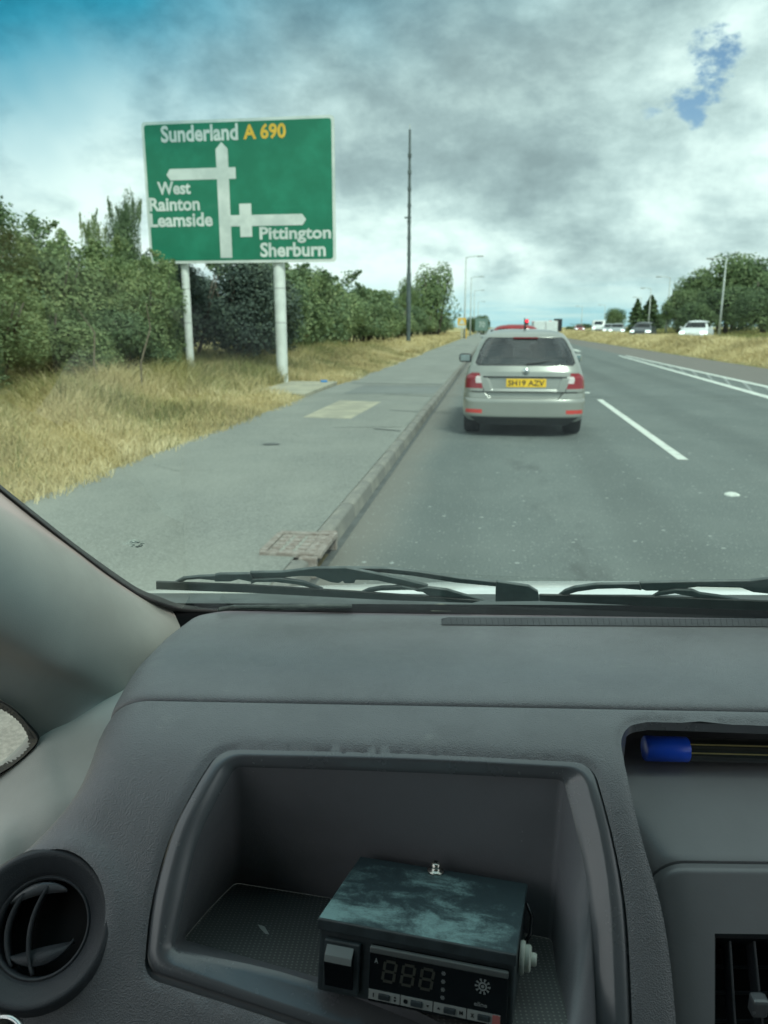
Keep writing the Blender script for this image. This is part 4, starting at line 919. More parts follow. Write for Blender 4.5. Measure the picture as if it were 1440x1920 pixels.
# round vent
n_ = Vector((0, -(Zb(0, VC[1]+.02)-Zb(0, VC[1]-.02))/.04, 1)).normalized()
vx = Vector((1, 0, 0)); vy = n_.cross(vx).normalized(); VMx = Matrix((vx, vy, n_)).transposed().to_4x4(); VMx.translation = Vector(VC)+n_*.002
VMx = VMx@Matrix.Rotation(R(-8), 4, 'X')@Matrix.Rotation(R(6), 4, 'Y')
av = MB().lathe([(.066, -.012), (.0625, .004), (.060, .0085), (.0575, .0095), (.054, .0075), (.047, .002), (.0425, -.002), (.041, -.004), (.0402, -.007), (.0395, -.005), (.038, -.005), (.037, -.008), (.0365, -.034)], 96, VMx).build('air_vent', VENTP, VAN, smooth=True)
MB().lathe([(.0, -.034), (.037, -.034)], 40, VMx).build('duct', BLACK, av)
for i, (ox, tilt) in enumerate(((-.020, 16), (-.001, 20))):
    hh_ = math.sqrt(.0362**2-ox**2); pts_ = []
    Mf = VMx@Matrix.Translation((ox, 0, -.010))@Matrix.Rotation(R(tilt), 4, 'Y')
    n_a = 22; A = []; B = []
    for k in range(n_a+1):
        a = -1+2*k/n_a; yv = hh_*.99*a; bow = .010*(1-a*a)
        A.append(Mf@Vector((-bow, yv, 0))); B.append(Mf@Vector((-bow+.004, yv, -.022)))
    V, Fc = gridmesh([A, B]); mesh('louvre', V, Fc, VENTP, av, smooth=True, solid=.0022)
Mf = VMx@Matrix.Translation((-.004, 0.004, -.009))@Matrix.Rotation(R(14), 4, 'Z')
top_ = [Mf@Vector((.031*math.cos(a), .031*math.sin(a), .0)) for a in np.linspace(R(42), R(140), 16)]; bt_ = [Mf@Vector((x_, .0185+.003*math.cos(x_*60), -.004)) for x_ in np.linspace(.023, -.0237, 16)]
V, Fc = gridmesh([top_, bt_]); mesh('louvre', V, Fc, DASHS, av, smooth=True, solid=.002)
bt2 = [Mf@Vector((.0335*math.cos(a), .0335*math.sin(a), -.002)) for a in np.linspace(R(215), R(325), 16)]; tp2 = [Mf@Vector((x_, -.022+.002*math.cos(x_*50), -.006)) for x_ in np.linspace(-.0275, .0275, 16)]
V, Fc = gridmesh([bt2, tp2]); mesh('louvre', V, Fc, VENTP, av, smooth=True, solid=.002)
# --- console with the pen pocket and the rectangular vent
def crow(vv, Y, dl=0., us=(1120, 1200, 1236, 1262, 1285, 1310, 1380, 1440, 1520, 1640)):
    out_ = []
    for k, u_ in enumerate(us):
        p = vaty(u_, vv+(u_-1300)*.012, Y); out_.append((p[0], p[1], p[2]-dl*(0, 0, 0, 1, .6, .15, 0, 0, 0, 0)[k] if False else p[2])); 
    return out_
def crow2(vv, Y, cheek):
    """one cross row; the left cheek of the console falls away towards the dash"""
    us = np.r_[np.linspace(1130, 1700, 58), np.linspace(1760, 2700, 10)]; out_ = []
    for u_ in us:
        p = vaty(u_, vv+(u_-1300)*.012, Y); k = np.clip((cheek-u_)/70, 0, 1.); out_.append((p[0], p[1]+.0*k, p[2]-.035*(1-math.sqrt(max(0, 1-k*k*.98)))))
    return out_
xl_, xr_ = .10, .95
rx_ = [p[0] for p in crow2(1436, .785, 1140)]; rows = [[(x_, .785, 1.118) for x_ in rx_], [(x_, .785, 1.05) for x_ in rx_]]
rows += [crow2(1436, .700, 1140), crow2(1460, .690, 1140), crow2(1490, .676, 1150), crow2(1530, .658, 1190), crow2(1570, .640, 1240), crow2(1600, .6265, 1268), crow2(1611, .6215, 1280), crow2(1614, .6205, 1282)]
sh_ = lambda r, dy, dz: [(a, b+dy, c_+dz) for a, b, c_ in r]
V, Fc = gridmesh(rows); mesh('pocket_shelf', V, Fc, CONS, VAN, smooth=True)
rws = [rows[-1], sh_(rows[-1], .002, -.010), sh_(crow2(1619, .6185, 1284), .002, -.010), crow2(1619, .6185, 1284), crow2(1640, .613, 1288), crow2(1690, .600, 1296), crow2(1750, .585, 1304), crow2(1850, .560, 1312), crow2(1990, .530, 1320)]
# leave the opening for the rectangular vent: fill face except columns right of 1345 below 1745
N = 68; V = [p for r in rws for p in r]; us = np.r_[np.linspace(1130, 1700, 58), np.linspace(1760, 2700, 10)]
Fc = [(i*N+j, i*N+j+1, (i+1)*N+j+1, (i+1)*N+j) for i in range(len(rws)-1) for j in range(N-1) if not (i >= 6 and 1331 < us[j] < 1580)]
mesh('console_face', V, Fc, CONS, VAN, smooth=True)
def face_pt(u_, v_, back=0.):
    Y = np.interp(v_, [1690, 1750, 1850, 1990], [.600, .585, .560, .530]); p = vaty(u_, v_+(u_-1300)*.012, Y); return np.array([p[0], p[1]+back*.6, p[2]-back*.8])
fr = [[tuple(face_pt(1329, v_, 0)) for v_ in (1745, 1800, 1850, 1920, 1990)], [tuple(face_pt(1344, v_, .004)) for v_ in (1750, 1800, 1850, 1920, 1990)], [tuple(face_pt(1350, v_, .05)) for v_ in (1752, 1800, 1850, 1920, 1990)]]
V, Fc = gridmesh(fr); cv = mesh('centre_vent', V, Fc, DARKP, VAN, smooth=False)
fr = [[tuple(face_pt(u_, 1744, 0)) for u_ in (1329, 1400, 1500, 1580)], [tuple(face_pt(u_, 1756, .005)) for u_ in (1344, 1400, 1500, 1580)], [tuple(face_pt(u_, 1758, .05)) for u_ in (1350, 1400, 1500, 1580)]]
V, Fc = gridmesh(fr); mesh('upper_lip', V, Fc, DARKP, cv)
mesh('duct', [face_pt(1335, 1745, .05), face_pt(1600, 1745, .05), face_pt(1600, 2000, .05), face_pt(1335, 2000, .05)], [(0, 1, 2, 3)], BLACK, cv)
for ua, ub in ((1374, 1387), (1420, 1440), (1470, 1492), (1520, 1546)):
    A, B = Vector(face_pt(ua, 1760, .008)), Vector(face_pt(ub, 1960, .008)); ax = Vector((0, .6, -.8))
    b = MB().tube([A, A.lerp(B, .5), B], .0012, 8); q0 = len(b.V); b.add([A, B, B+ax*.022, A+ax*.022], [(0, 1, 2, 3)]); b.build('fin', VENTP, cv, smooth=False)
A = Vector(face_pt(1424, 1882, .003)); MB().box(A, (.014, .012, .018)).build('slider', DASHS, cv, bevel=.003)
for v_ in (1800, 1850, 1905):
    A, B = Vector(face_pt(1350, v_, .03)), Vector(face_pt(1580, v_, .03)); MB().tube([A, B], .0016, 6).build('rear_fin', DARKP, cv)
# --- screen base, strip and grille
def gpl(u_, v_, off=0.): return vatp(u_, v_, 1.10+off*1.487, 1.1, 1.01)
rows = [[tuple(vaty(u_, v_+(u_-345)*.0045, Y)+np.array([0, 0, dz])) for u_ in np.linspace(300, 2700, 50)] for v_, Y, dz in ((1131, 1.012, 0), (1138, 1.006, 0), (1150, .995, -.02), (1160, .96, -.06))]
V, Fc = gridmesh(rows); mesh('screen_base_band', V, Fc, mat('frit_black', (.004, .005, .006), .9, spec=.1), VAN, smooth=True)
zg = lambda x, y: Zb(x, y)+.0012
gr_ = [[tuple(vhit(u_, v_+(u_-820)*.006+(6 if u_ < 830 and v_ < 1160 else 0), zg)) for u_ in np.r_[828, 842, np.linspace(860, 2100, 80)]] for v_ in (1157, 1160, 1168, 1171)]
V, Fc = gridmesh(gr_); dg = mesh('demister_grille', V, Fc, plastic('grille_plastic', (.085, .09, .10), .6, .3, spec=.3), VAN)
b = MB()
for u_ in np.arange(845, 2090, 11):
    a_, c_ = Vector(vhit(u_, 1158+(u_-820)*.006, zg)), Vector(vhit(u_+2, 1170+(u_-820)*.006, zg)); b.tube([a_, c_], .0005, 4)
b.build('grille_slats', MATS['grille_plastic'], dg)['kind'] = 'stuff'
# debris at the foot of the screen
lf = [vhit(u_, v_, ofs(Zb, .004)) for u_, v_ in ((775, 1140), (800, 1135), (830, 1134), (858, 1137), (876, 1142), (845, 1146), (810, 1146))]
lfc = np.mean(lf, 0); dl = MB(); V = [lfc+[0, 0, .007]]+lf
o = mesh('dry_leaf', [VM@Vector(p) for p in V], [(0, i, i % 7+1) for i in range(1, 8)], mat('dry_leaf_brown', (.20, .20, .15), .5, var=.5, vs=90), smooth=True); tag(o, 'small curled dry leaf lying on the dashboard at the foot of the windscreen', 'dry leaf')
st_ = [[tuple(vhit(u_, v_, ofs(Zb, dz))) for u_, v_ in row] for row, dz in (([(408, 1146), (440, 1142), (520, 1143), (600, 1140), (660, 1139)], .006), ([(412, 1140), (440, 1135), (520, 1134), (600, 1134), (660, 1135)], .012))]
V, Fc = gridmesh(st_); o = mesh('loose_rubber_strip', [VM@Vector(p) for p in V], Fc, mat('dusty_rubber', (.10, .115, .11), .8, var=.4, vs=60), smooth=True, solid=.003); tag(o, 'loose grey rubber strip lying along the left foot of the windscreen', 'rubber strip')
# --- pillar, door trim, quarter window
def patch(name, rows, m, nu=60, nv=40, smooth=True, par=VAN, solid=0.):
    R1 = [cr([vaty(*p) for p in r], nu) for r in rows]; R2 = [cr([r[j] for r in R1], nv) for j in range(nu)]
    V, Fc = gridmesh([[tuple(p) for p in r] for r in R2]); return mesh(name, V, Fc, m, par, smooth=smooth, solid=solid)
patch('pillar', [
    [(-260, 735, .78), (-60, 874, .83), (0, 920, .845), (70, 975, .87), (140, 1027, .90), (210, 1080, .945), (280, 1120, .985), (350, 1148, 1.02), (420, 1156, 1.05)],
    [(-260, 800, .73), (-60, 935, .775), (0, 985, .79), (75, 1035, .82), (150, 1085, .86), (220, 1130, .91), (290, 1160, .965), (360, 1175, 1.01), (430, 1180, 1.04)],
    [(-260, 910, .69), (-60, 1040, .735), (0, 1080, .755), (75, 1125, .785), (150, 1165, .83), (220, 1200, .88), (290, 1220, .93), (360, 1230, .98), (430, 1235, 1.02)],
    [(-260, 1040, .68), (-60, 1150, .725), (0, 1180, .745), (75, 1220, .775), (150, 1252, .815), (220, 1280, .86), (290, 1295, .91), (360, 1300, .96), (430, 1305, 1.0)],
    [(-260, 1130, .70), (-60, 1215, .745), (0, 1242, .765), (75, 1275, .79), (150, 1300, .825), (220, 1320, .86), (290, 1330, .90), (360, 1335, .94), (430, 1340, .98)],
    [(-260, 1190, .715), (-60, 1285, .755), (0, 1312, .772), (40, 1340, .785), (74, 1388, .80), (190, 1334, .83), (290, 1385, .86), (360, 1390, .90), (430, 1395, .93)]], PILL, 90, 50)
patch('pillar_trim_edge', [
    [(-60, 858, .84), (0, 908, .85), (70, 964, .875), (140, 1019, .905), (210, 1070, .95), (260, 1103, .975), (300, 1119, .99), (345, 1134, 1.005), (430, 1139, 1.01)],
    [(-60, 868, .825), (0, 917, .838), (70, 974, .862), (140, 1029, .892), (210, 1082, .937), (260, 1116, .965), (300, 1133, .98), (345, 1146, 1.0), (430, 1148, 1.0)],
    [(-60, 878, .85), (0, 924, .86), (70, 979, .885), (140, 1033, .915), (210, 1086, .96), (260, 1120, .985), (300, 1138, 1.0), (345, 1152, 1.02), (430, 1156, 1.02)]], RUBB, 60, 8)
patch('door_trim', [
    [(-260, 1600, .80), (-60, 1470, .82), (0, 1430, .83), (30, 1405, .83), (60, 1370, .84), (80, 1350, .84), (130, 1340, .85), (190, 1310, .86), (290, 1270, .88)],
    [(-260, 1620, .74), (-60, 1493, .765), (0, 1452, .775), (30, 1430, .78), (60, 1406, .785), (80, 1389, .79), (130, 1366, .80), (190, 1336, .81), (290, 1300, .83)],
    [(-260, 1700, .69), (-60, 1560, .72), (0, 1520, .73), (50, 1480, .74), (90, 1452, .75), (120, 1440, .76), (160, 1420, .77), (220, 1400, .78), (310, 1380, .80)],
    [(-260, 1800, .62), (-60, 1680, .65), (0, 1640, .66), (50, 1610, .68), (100, 1580, .69), (140, 1560, .70), (190, 1540, .71), (250, 1520, .73), (330, 1500, .75)],
    [(-260, 2100, .58), (-60, 2050, .60), (0, 2000, .62), (50, 1980, .64), (100, 1960, .65), (140, 1950, .66), (190, 1900, .68), (250, 1900, .7), (330, 1900, .72)]], DOORT, 60, 24)
# quarter window: black seal with a toothed inner edge and a pane behind it
OUTQ = cr([(-140, 1262), (-60, 1290), (0, 1316), (28, 1334), (52, 1360), (70, 1387), (50, 1413), (22, 1436), (0, 1450), (-60, 1490), (-140, 1545)], 120)
INQ = cr([(-140, 1275), (-60, 1302), (0, 1328), (22, 1341), (40, 1358), (54, 1386), (42, 1406), (20, 1425), (0, 1438), (-60, 1478), (-140, 1532)], 120)
A = [vaty(a, b, np.interp(b, [1260, 1388, 1550], [.745, .785, .735])) for a, b in OUTQ]; B = []
for k, (a, b) in enumerate(INQ):
    q_ = np.array([a, b])+(np.array([20, 1388])-[a, b])*(.05 if k % 2 else 0.); B.append(vaty(q_[0], q_[1], np.interp(q_[1], [1260, 1388, 1550], [.775, .815, .765])))
C_ = [vaty(a, b, np.interp(b, [1260, 1388, 1550], [.80, .85, .80])) for a, b in cr([(-140, 1240), (-60, 1268), (0, 1300), (60, 1345), (88, 1388), (60, 1430), (0, 1466), (-60, 1505), (-140, 1560)], 120)]
V, Fc = gridmesh([C_, A, B]); qs = mesh('window_seal', V, Fc, RUBB, VAN)
QG = glassmat('side_glass', (.86, .90, .87), .6)
mesh('quarter_window', [vaty(a, b, np.interp(b, [1260, 1388, 1550], [.79, .83, .78])) for a, b in OUTQ[::4]], [tuple(range(30))], QG, VAN)
# lower left door panel with a bright handle ring
lp = [[tuple(vaty(u_, v_, Y)) for u_ in (-200, 0, 100, 300)] for v_, Y in ((1870, .40), (1925, .385), (2100, .34))]
MB().lathe([(.014, 0), (.0175, .004), (.019, .006), (.021, .005), (.022, 0)], 40, Matrix.Translation(vaty(-6, 1968, .44))@Matrix.Rotation(R(35), 4, 'X')).build('door_handle', CHR, VAN, smooth=True)
# --- glass
GLS = glassmat('windscreen_glass', (.775, .95, .915), .14, band=True)
gp = [gpl(u_, v_) for u_, v_ in ((-700, 200), (-330, 640), (-60, 868), (0, 916), (70, 972), (140, 1027), (210, 1080), (260, 1112), (300, 1129), (345, 1142))]
xs_top = 1.90; top_y = 1.01-(xs_top-1.10)/1.1
poly = [(p[0], p[1], p[2]) for p in gp if p[2] < xs_top][::-1]
poly = [q_ for q_ in poly]+[(-.72, top_y, xs_top), (1.25, top_y, xs_top), (1.30, 1.0, 1.111)]
ws_ = mesh('windscreen', poly, [tuple(range(len(poly)))], GLS, VAN)
# dried splash on the screen, left
b = MB(); g = random.Random(5)
for i in range(26):
    a = g.uniform(0, 6.28); u_, v_ = 255+22*math.cos(a)*g.uniform(.2, 1), 1020+5.5*math.sin(a)*g.uniform(.2, 1)
    L = g.uniform(3, 9); q_ = [Vector(gpl(u_+L*k, v_+g.uniform(-1.2, 1.2), -.0015)) for k in (-.5, 0, .5)]; b.tube(q_, .0004, 4)
b.build('dried_splash', mat('dried_white', (.62, .72, .66), .7, col2=(.05, .08, .07), vs=60), ws_)
# --- bonnet, cowl, wipers
BON = mat('white_bonnet_paint', (.80, .84, .82), .25, coat=.7, var=.03)
us = np.linspace(150, 2600, 80); rows = []
for k, (vo_, Y) in enumerate(((46, 1.10), (26, 1.14), (10, 1.20), (0, 1.30))):
    r_ = []
    for u_ in us:
        vt = np.interp(u_, [150, 290, 420, 640, 900, 1180, 1440, 1900], [1125, 1106, 1103, 1097, 1089.5, 1089.5, 1093, 1112]); p = vaty(u_, vt+vo_, Y); r_.append(p)
    rows.append([tuple(p) for p in r_])
for Y, dz in ((1.45, -.065), (1.6, -.13), (1.9, -.27), (2.1, -.48), (2.15, -.8)): rows.append([(p[0]*(1+(Y-1.3)*.3), Y, p[2]+dz) for p in r_])
V, Fc = gridmesh(rows); mesh('bonnet', V, Fc, BON, VAN, smooth=True)
COWL = mat('cowl_plastic', (.075, .09, .09), .5, var=.4, vs=14)
rows = [[tuple(vaty(u_, vt+(u_-300)*k, Y)) for u_ in np.linspace(210, 2800, 60)] for vt, k, Y in ((1112, .003, 1.115), (1121, .003, 1.07), (1132, .0045, 1.035), (1150, .0045, 1.02))]
V, Fc = gridmesh(rows); mesh('cowl', V, Fc, COWL, VAN, smooth=True)
WPM = mat('wiper_black', (.10, .125, .125), .42, var=.3, vs=30); WPL = mat('wiper_strip', (.30, .35, .34), .35, .5)
def c4(a, b): return (200+a/1.895, 880+b/1.895)
def c5(a, b): return (780+a/2.182, 980+b/2.182)
gn = Vector((0, .74, .673)).normalized()
def wprism(name, pts, conv, off, m, par, th=.006):
    P = [Vector(gpl(*conv(a, b), off)) for a, b in pts]; return MB().prism(P, gn*min(th, .004)).build(name, m, par, bevel=.0012)
def wiper(conv, blade, strip_, parts_, arm, off=.008, nm='wiper_blade'):
    e = bpy.data.objects.new('wiper', None); link(e, VAN)
    wprism('blade_rubber', blade, conv, .003, mat('blade_rubber_grey', (.045, .055, .055), .5, var=.4, vs=30), e, .003)
    wprism('blade_strip', strip_, conv, .0065, WPL, e, .001)
    for i, q_ in enumerate(parts_): wprism('bridge' if i == 0 else 'yoke', q_, conv, off if i == 0 else off-.003, WPM, e)
    for q_ in arm: wprism('arm', q_, conv, off+.008, WPM, e)
    return e
w1 = wiper(c4, [(175, 401), (500, 413), (900, 437), (1330, 468), (1300, 476), (1000, 466), (500, 440), (175, 428)], [(175, 400), (500, 411), (900, 435), (1200, 458), (1200, 462), (900, 440), (500, 416), (175, 405)],
  [[(508, 368), (620, 367), (740, 353), (850, 352), (945, 370), (1060, 395), (1142, 415), (1142, 438), (1105, 436), (1050, 415), (960, 396), (885, 394), (880, 406), (845, 406), (838, 398), (825, 406), (795, 402), (740, 382), (690, 380), (600, 388), (508, 396)],
   [(383, 378), (400, 374), (508, 373), (518, 392), (516, 402), (470, 392), (440, 400), (383, 400)], [(240, 404), (270, 388), (330, 382), (385, 380), (385, 396), (330, 391), (285, 394), (258, 406)],
   [(512, 394), (620, 390), (700, 402), (770, 428), (755, 431), (680, 411), (600, 402), (530, 402), (512, 410)], [(1105, 428), (1142, 422), (1210, 430), (1270, 448), (1345, 467), (1300, 469), (1240, 458), (1180, 453), (1145, 450)],
   [(903, 440), (930, 428), (975, 420), (1050, 418), (1108, 430), (1050, 430), (975, 432), (925, 440)]],
  [[(850, 352), (1000, 354), (1100, 365), (1250, 388), (1388, 403), (1388, 418), (1240, 404), (1090, 380), (980, 368), (850, 366)]])
for a, b in ((398, 386), (526, 380), (838, 370), (870, 373), (1130, 424), (1238, 444)):
    P = Vector(gpl(*c4(a, b), .0125)); q_ = Vector((1, 0, 0)); M_ = Matrix((q_, gn.cross(q_), gn)).transposed().to_4x4(); M_.translation = P
    MB().lathe([(0, .001), (.0018, .001), (.0028, .0)], 10, M_).build('rivet', WPL, w1)
wprism('pivot_cover', [(330, 243), (462, 262), (500, 285), (505, 322), (325, 324), (326, 275)], c5, .010, WPM, w1, .012)
w2 = wiper(c5, [(505, 297), (1000, 306), (2900, 385), (2900, 418), (1000, 345), (505, 322)], [(505, 295), (1000, 304), (2900, 383), (2900, 388), (1000, 309), (505, 300)],
  [[(915, 248), (1130, 243), (1370, 240), (1440, 231), (1700, 225), (1700, 290), (1440, 292), (1380, 286), (1330, 268), (1150, 264), (1060, 276), (1000, 280), (940, 280), (915, 270)],
   [(583, 300), (610, 280), (650, 266), (740, 254), (915, 252), (925, 278), (840, 270), (740, 273), (660, 284), (602, 302)], [(965, 306), (1000, 285), (1060, 276), (1130, 278), (1165, 292), (1240, 302), (1325, 318), (1270, 318), (1150, 308), (1060, 292), (1005, 298)]],
  [])
for a, b in ((938, 261), (1148, 292)):
    P = Vector(gpl(*c5(a, b), .0125)); M_ = Matrix((q_, gn.cross(q_), gn)).transposed().to_4x4(); M_.translation = P
    MB().lathe([(0, .001), (.0022, .001), (.0034, .0)], 10, M_).build('rivet', WPL, w2)
# --- cabin shell round the camera: roof, header, right pillar, door panels, bulkhead
HL = mat('headliner', (.42, .43, .41), .9, bump=.2, bs=200, bd=.001)
rows = [[(x_, y_, 1.905-.06*(x_-.35)**2+dz) for x_ in np.linspace(-.70, 1.35, 12)] for y_, dz in ((top_y+.02, -.02), (top_y-.08, .0), (-.1, .03), (-.7, .0))]
V, Fc = gridmesh(rows); mesh('roof', V, Fc, HL, VAN, smooth=True, solid=.02)
mesh('bulkhead', [(-.75, -.7, .1), (1.4, -.7, .1), (1.4, -.7, 1.95), (-.75, -.7, 1.95)], [(0, 1, 2, 3)], mat('bulkhead_grey', (.2, .21, .2), .8), VAN, solid=.02)
mesh('left_door', [(-.66, .42, .1), (-.66, -.7, .1), (-.66, -.7, 1.12), (-.66, .42, 1.12)], [(0, 1, 2, 3)], DARKP, VAN, solid=.04)
mesh('right_door', [(1.38, 1.0, .1), (1.38, -.7, .1), (1.38, -.7, 1.12), (1.38, 1.0, 1.12)], [(0, 1, 2, 3)], DARKP, VAN, solid=.04)
MB().tube([(1.27, 1.0, 1.08), (1.2, top_y, 1.92)], .04, 8).build('right_pillar', PILL, VAN)
MB().box((.35, .45, .28), (2.0, 1.3, .03)).build('cab_floor', DARKP, VAN)
for x_ in (0., .85):
    o = MB().box((x_, -.05, .72), (.52, .5, .16)).build('seat', SEAT, VAN, bevel=.05); MB().box((x_, -.36, 1.1), (.5, .14, .7)).build('backrest', SEAT, o, bevel=.05)

# ------------------------------------------------------------------ controller box in the tray
BW, BD, BH = .16, .122, .060
Mb = VM@Matrix.Translation((.016, .562, .989+.0005))@Matrix.Rotation(-.225, 4, 'Z')@Matrix.Rotation(-.25, 4, 'X')@Matrix.Rotation(-.018, 4, 'Y')
CB = empty('controller_box', mw=Mb, label='black metal controller box with rocker switch and dark digital display in the dash tray', cat='control box')
def boxtop():
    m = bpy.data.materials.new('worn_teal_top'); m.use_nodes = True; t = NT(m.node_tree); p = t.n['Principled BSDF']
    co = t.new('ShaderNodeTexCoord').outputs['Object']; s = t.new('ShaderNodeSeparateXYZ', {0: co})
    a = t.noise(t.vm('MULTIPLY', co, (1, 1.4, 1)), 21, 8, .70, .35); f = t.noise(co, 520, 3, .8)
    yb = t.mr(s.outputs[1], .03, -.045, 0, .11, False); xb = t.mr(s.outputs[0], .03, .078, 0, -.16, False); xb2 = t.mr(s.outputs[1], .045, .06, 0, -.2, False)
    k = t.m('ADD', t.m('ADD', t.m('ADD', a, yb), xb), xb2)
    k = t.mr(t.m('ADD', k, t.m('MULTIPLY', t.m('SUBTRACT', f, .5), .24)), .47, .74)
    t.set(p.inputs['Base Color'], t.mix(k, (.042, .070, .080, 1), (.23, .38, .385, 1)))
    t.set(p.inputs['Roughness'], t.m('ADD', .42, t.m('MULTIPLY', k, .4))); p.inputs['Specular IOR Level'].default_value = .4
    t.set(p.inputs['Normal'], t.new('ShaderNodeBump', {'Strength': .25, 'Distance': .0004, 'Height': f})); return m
BXM = mat('box_black_paint', (.040, .055, .062), .42, var=.3, vs=60, bump=.12, bs=700, bd=.0003)
BXD = mat('box_gloss_black', (.006, .009, .012), .22, var=.2)
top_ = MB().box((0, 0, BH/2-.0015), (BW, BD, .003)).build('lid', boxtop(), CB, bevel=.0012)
MB().box((0, .001, -.0015), (BW-.002, BD-.002, BH-.0035)).build('case', BXM, CB, bevel=.002)
MB().box((0, -BD/2+.0005, BH/2-.0045), (BW, .003, .009)).build('front_lip', BXM, CB, bevel=.001)
yf = -BD/2
# local front plane: x in [-.08,.08], z in [-.03,.03]
sw = MB().box((-.0575, yf-.001, -.004), (.030, .005, .040)).build('rocker_switch', BXM, CB, bevel=.0012)
MB().prism([(-.0705, yf-.003, .0125), (-.0705, yf-.0085, .0065), (-.0705, yf-.0095, .001), (-.0705, yf-.004, -.0205), (-.0705, yf-.001, -.0205), (-.0705, yf-.001, .0125)], (.0235, 0, 0)).build('rocker', BXD, sw, bevel=.0006)
MB().prism([(-.0700, yf-.0035, .0128), (-.0700, yf-.0092, .0070), (-.0700, yf-.0101, .0018), (-.0700, yf-.0085, .0015), (-.0700, yf-.0025, .0120)], (.0225, 0, 0)).build('rocker_top', mat('switch_grey', (.20, .23, .23), .45), sw, bevel=.0004)
pn = MB().box((.0205, yf-.001, -.0045), (.109, .006, .043)).build('display_panel', BXD, CB, bevel=.0010)
MB().box((.0205, yf-.0035, .0155), (.109, .004, .0050)).build('panel_ledge', mat('ledge_grey', (.115, .13, .13), .4), pn, bevel=.001)
SEG = mat('unlit_segment', (.060, .064, .052), .5); PRT = mat('panel_print', (.30, .33, .33), .5); PRTB = mat('strip_print', (.36, .39, .38), .5); PINK = mat('pink_button', (.50, .16, .15), .5)
yp = yf-.0043
b = MB()
def segq(x0, z0, x1, z1, w_=.0011):
    d_ = Vector((x1-x0, 0, z1-z0)).normalized(); nn = Vector((-d_.z, 0, d_.x))*w_; a_, c_ = Vector((x0, yp, z0))+d_*.0007, Vector((x1, yp, z1))-d_*.0007
    b.add([a_-nn, a_+nn, c_+nn, c_-nn], [(0, 1, 2, 3)])
for cx in (-.0175, -.0025, .0125):
    w_, h_, sl = .0045, .0078, .0010; zc_ = .0005
    P = {(i, j): (cx+i*w_+j*sl, zc_+j*h_) for i in (-1, 1) for j in (-1, 0, 1)}
    for a_, c_ in (((-1, 1), (1, 1)), ((-1, 0), (1, 0)), ((-1, -1), (1, -1)), ((-1, -1), (-1, 0)), ((-1, 0), (-1, 1)), ((1, -1), (1, 0)), ((1, 0), (1, 1))): segq(*P[a_], *P[c_])
b.build('digits', SEG, pn)
text('lettering', 'A', PRT, pn, (-.0300, .0052, -.0270, .0092), -yp, off=.02)
b = MB()
for k in range(4):
    cx, cz = .0255, .0075-.0062*k
    for j in range(6):
        a_ = j*math.pi/3; b.add([(cx, yp, cz), (cx+.0016*math.cos(a_-.35), yp, cz+.0016*math.sin(a_-.35)), (cx+.0018*math.cos(a_+.25), yp, cz+.0018*math.sin(a_+.25))], [(0, 1, 2)])
b.build('symbols', PRT, pn)
b = MB(); cx, cz = .0560, .0035
for j in range(10):
    a_ = j*math.pi/5; b.add([(cx+.0036*math.cos(a_-.1), yp, cz+.0036*math.sin(a_-.1)), (cx+.0060*math.cos(a_-.15), yp, cz+.0060*math.sin(a_-.15)), (cx+.0060*math.cos(a_+.15), yp, cz+.0060*math.sin(a_+.15)), (cx+.0036*math.cos(a_+.1), yp, cz+.0036*math.sin(a_+.1))], [(0, 1, 2, 3)])
b.lathe([(.0022, 0), (.0034, 0)], 16, Matrix.Translation((cx, yp, cz))@Matrix.Rotation(R(90), 4, 'X')); b.lathe([(0, 0), (.0013, 0)], 12, Matrix.Translation((cx, yp, cz))@Matrix.Rotation(R(90), 4, 'X'))
b.build('snowflake_mark', PRT, pn)
text('lettering', 'eline', PRT, pn, (.050, -.0120, .060, -.0087), -yp, off=.01)
for k in range(4):
    x0 = -.0335+k*.0262; x1 = x0+.0254; zc_ = -.0195
    ss = MB().box(((x0+x1)/2, yf-.0042, zc_), (x1-x0, .0008, .0076)).build('button_strip', PRTB, pn)
    MB().box(((x0+x1)/2, yf-.0052, zc_), (.0094, .0022, .0046)).build('button', BXM, ss, bevel=.0008)
    yq = yf-.0049; b = MB(); sx = x0+.0040; ex = x1-.0038
    def tri(cx, cz, s, up_): b.add([(cx-s, yq, cz-s*.6*up_), (cx+s, yq, cz-s*.6*up_), (cx, yq, cz+s*.8*up_)], [(0, 1, 2)])
    def rc(cx, cz, a_, c_): b.add([(cx-a_, yq, cz-c_), (cx+a_, yq, cz-c_), (cx+a_, yq, cz+c_), (cx-a_, yq, cz+c_)], [(0, 1, 2, 3)])
    if k == 0: rc(sx, zc_, .0004, .0016); tri(ex, zc_+.0013, .0012, 1); tri(ex, zc_-.0013, .0012, -1)
    if k == 1: b.lathe([(0, 0), (.0018, 0)], 10, Matrix.Translation((sx, yq, zc_))@Matrix.Rotation(R(90), 4, 'X')); tri(ex, zc_, .0013, -1)
    if k == 2: tri(sx, zc_, .0013, 1); text('lettering', 'M', BXD, ss, (ex-.0014, zc_-.0015, ex+.0014, zc_+.0015), -yq, off=.02)
    if k == 3:
        text('lettering', 'x', BXD, ss, (sx-.0014, zc_-.0015, sx+.0014, zc_+.0015), -yq, off=.02); MB().box((x1-.0032, yf-.0048, zc_), (.0058, .0008, .0070)).build('pink_button', PINK, ss)
    if b.V: b.build('symbol', BXD, ss)
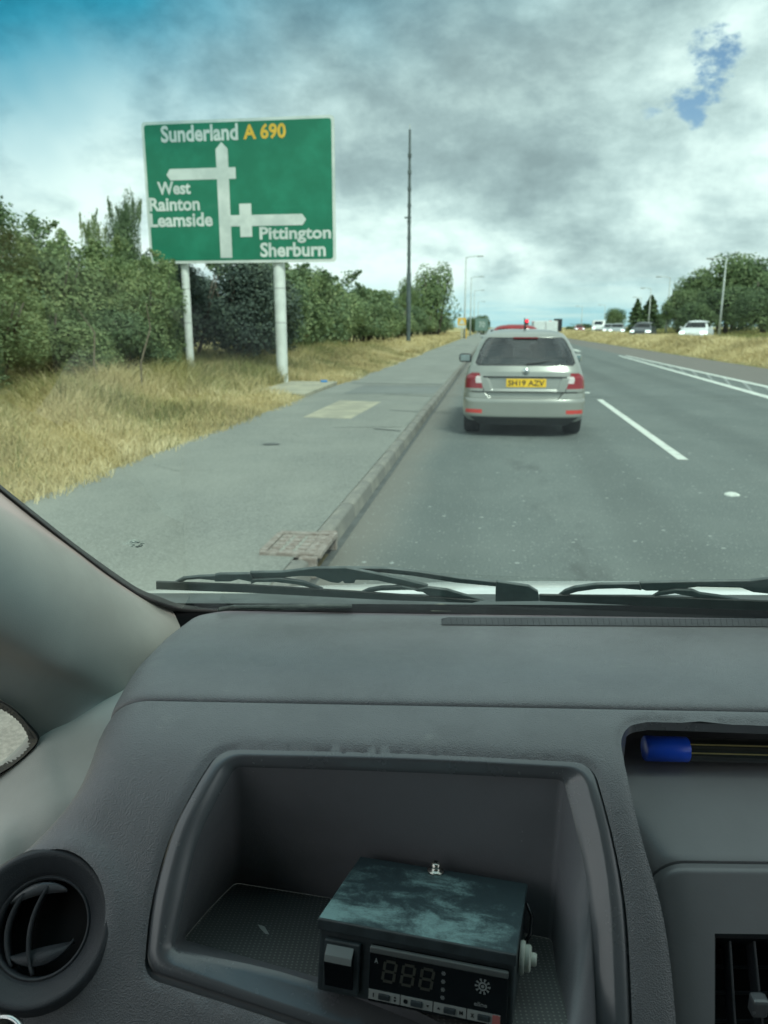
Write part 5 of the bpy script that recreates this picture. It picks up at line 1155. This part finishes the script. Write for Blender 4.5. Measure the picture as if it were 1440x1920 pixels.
# screw with washer on the lid, cable gland on the right side, screw at the left
SM = mat('screw_steel', (.70, .68, .62), .25, 1.0, var=.1, vs=300)
sx_, sy_ = -.0045, .0535
sc_ = MB().lathe([(0.0, .0095), (.0036, .0092), (.0046, .0078), (.0050, .0050), (.0050, .0022), (.0078, .0020), (.0080, .0008), (.0078, .0)], 28, Matrix.Translation((sx_, sy_, BH/2))).build('lid_screw', SM, CB, smooth=True)
MB().box((sx_, sy_, BH/2+.0094), (.0045, .0009, .0008), .6).box((sx_, sy_, BH/2+.0094), (.0009, .0045, .0008), .6).build('slot', BXD, sc_)
Mg = Matrix.Translation((BW/2, -.012, .002))@Matrix.Rotation(R(90), 4, 'Y')@Matrix.Scale(.82, 4)
GLD = mat('pale_grey_nylon', (.55, .60, .54), .5)
MB().lathe([(.0, 0), (.0150, .0), (.0158, .002), (.0150, .0045), (.0118, .0050), (.0126, .0065), (.0126, .0095), (.0110, .0108), (.0062, .0112), (.0062, .0150), (.0050, .0165), (0, .0165)], 32, Mg).build('cable_gland', GLD, CB, auto=50)
MB().tube([(BW/2+.001, .036, .024), (BW/2+.006, .034, .014), (BW/2+.006, .024, .004), (BW/2+.001, .018, -.004)], .0016, 8).build('cable', BXD, CB, smooth=True)
MB().lathe([(0, .004), (.003, .0035), (.0042, 0)], 16, Matrix.Translation((-BW/2, .030, .015))@Matrix.Rotation(R(-90), 4, 'Y')).build('side_screw', BXM, CB, smooth=True)

# ------------------------------------------------------------------ pen in the pocket
pa = vaty(1208, 1403, .699); pb_ = vaty(1560, 1412, .703); ax = Vector(pb_-pa).normalized(); L = (pb_-pa); 
Mp = VM@Matrix.Translation(pa); PEN = empty('marker_pen', mw=Mp, label='clear barrelled pen with a blue end cap lying in the dash pocket', cat='pen')
rp = 22.5/F*.79
q0 = Vector((0, 0, 0)); PB = mat('blue_plastic_cap', (.015, .12, .95), .36, coat=.3)
q1 = ax*(.0425); MB().tube([q0, q0+ax*.001, q1-ax*.001, q1], [rp*.92, rp, rp, rp*.95], 28).build('end_cap', PB, PEN, auto=50)
q2 = ax*.2; MB().tube([q1, q2], rp*.95, 28).build('barrel', mat('dark_clear_barrel', (.020, .024, .020), .10, coat=1.0, spec=.8), PEN, auto=50)
q3 = q1+ax*.0005
for dz, dy in ((rp*.80, -rp*.62), (rp*.25, -rp*.98)): MB().tube([q1+Vector((0, dy, dz)), q2+Vector((0, dy, dz))], .0007, 6).build('ridge', mat('amber_edge', (.40, .34, .14), .3), PEN)
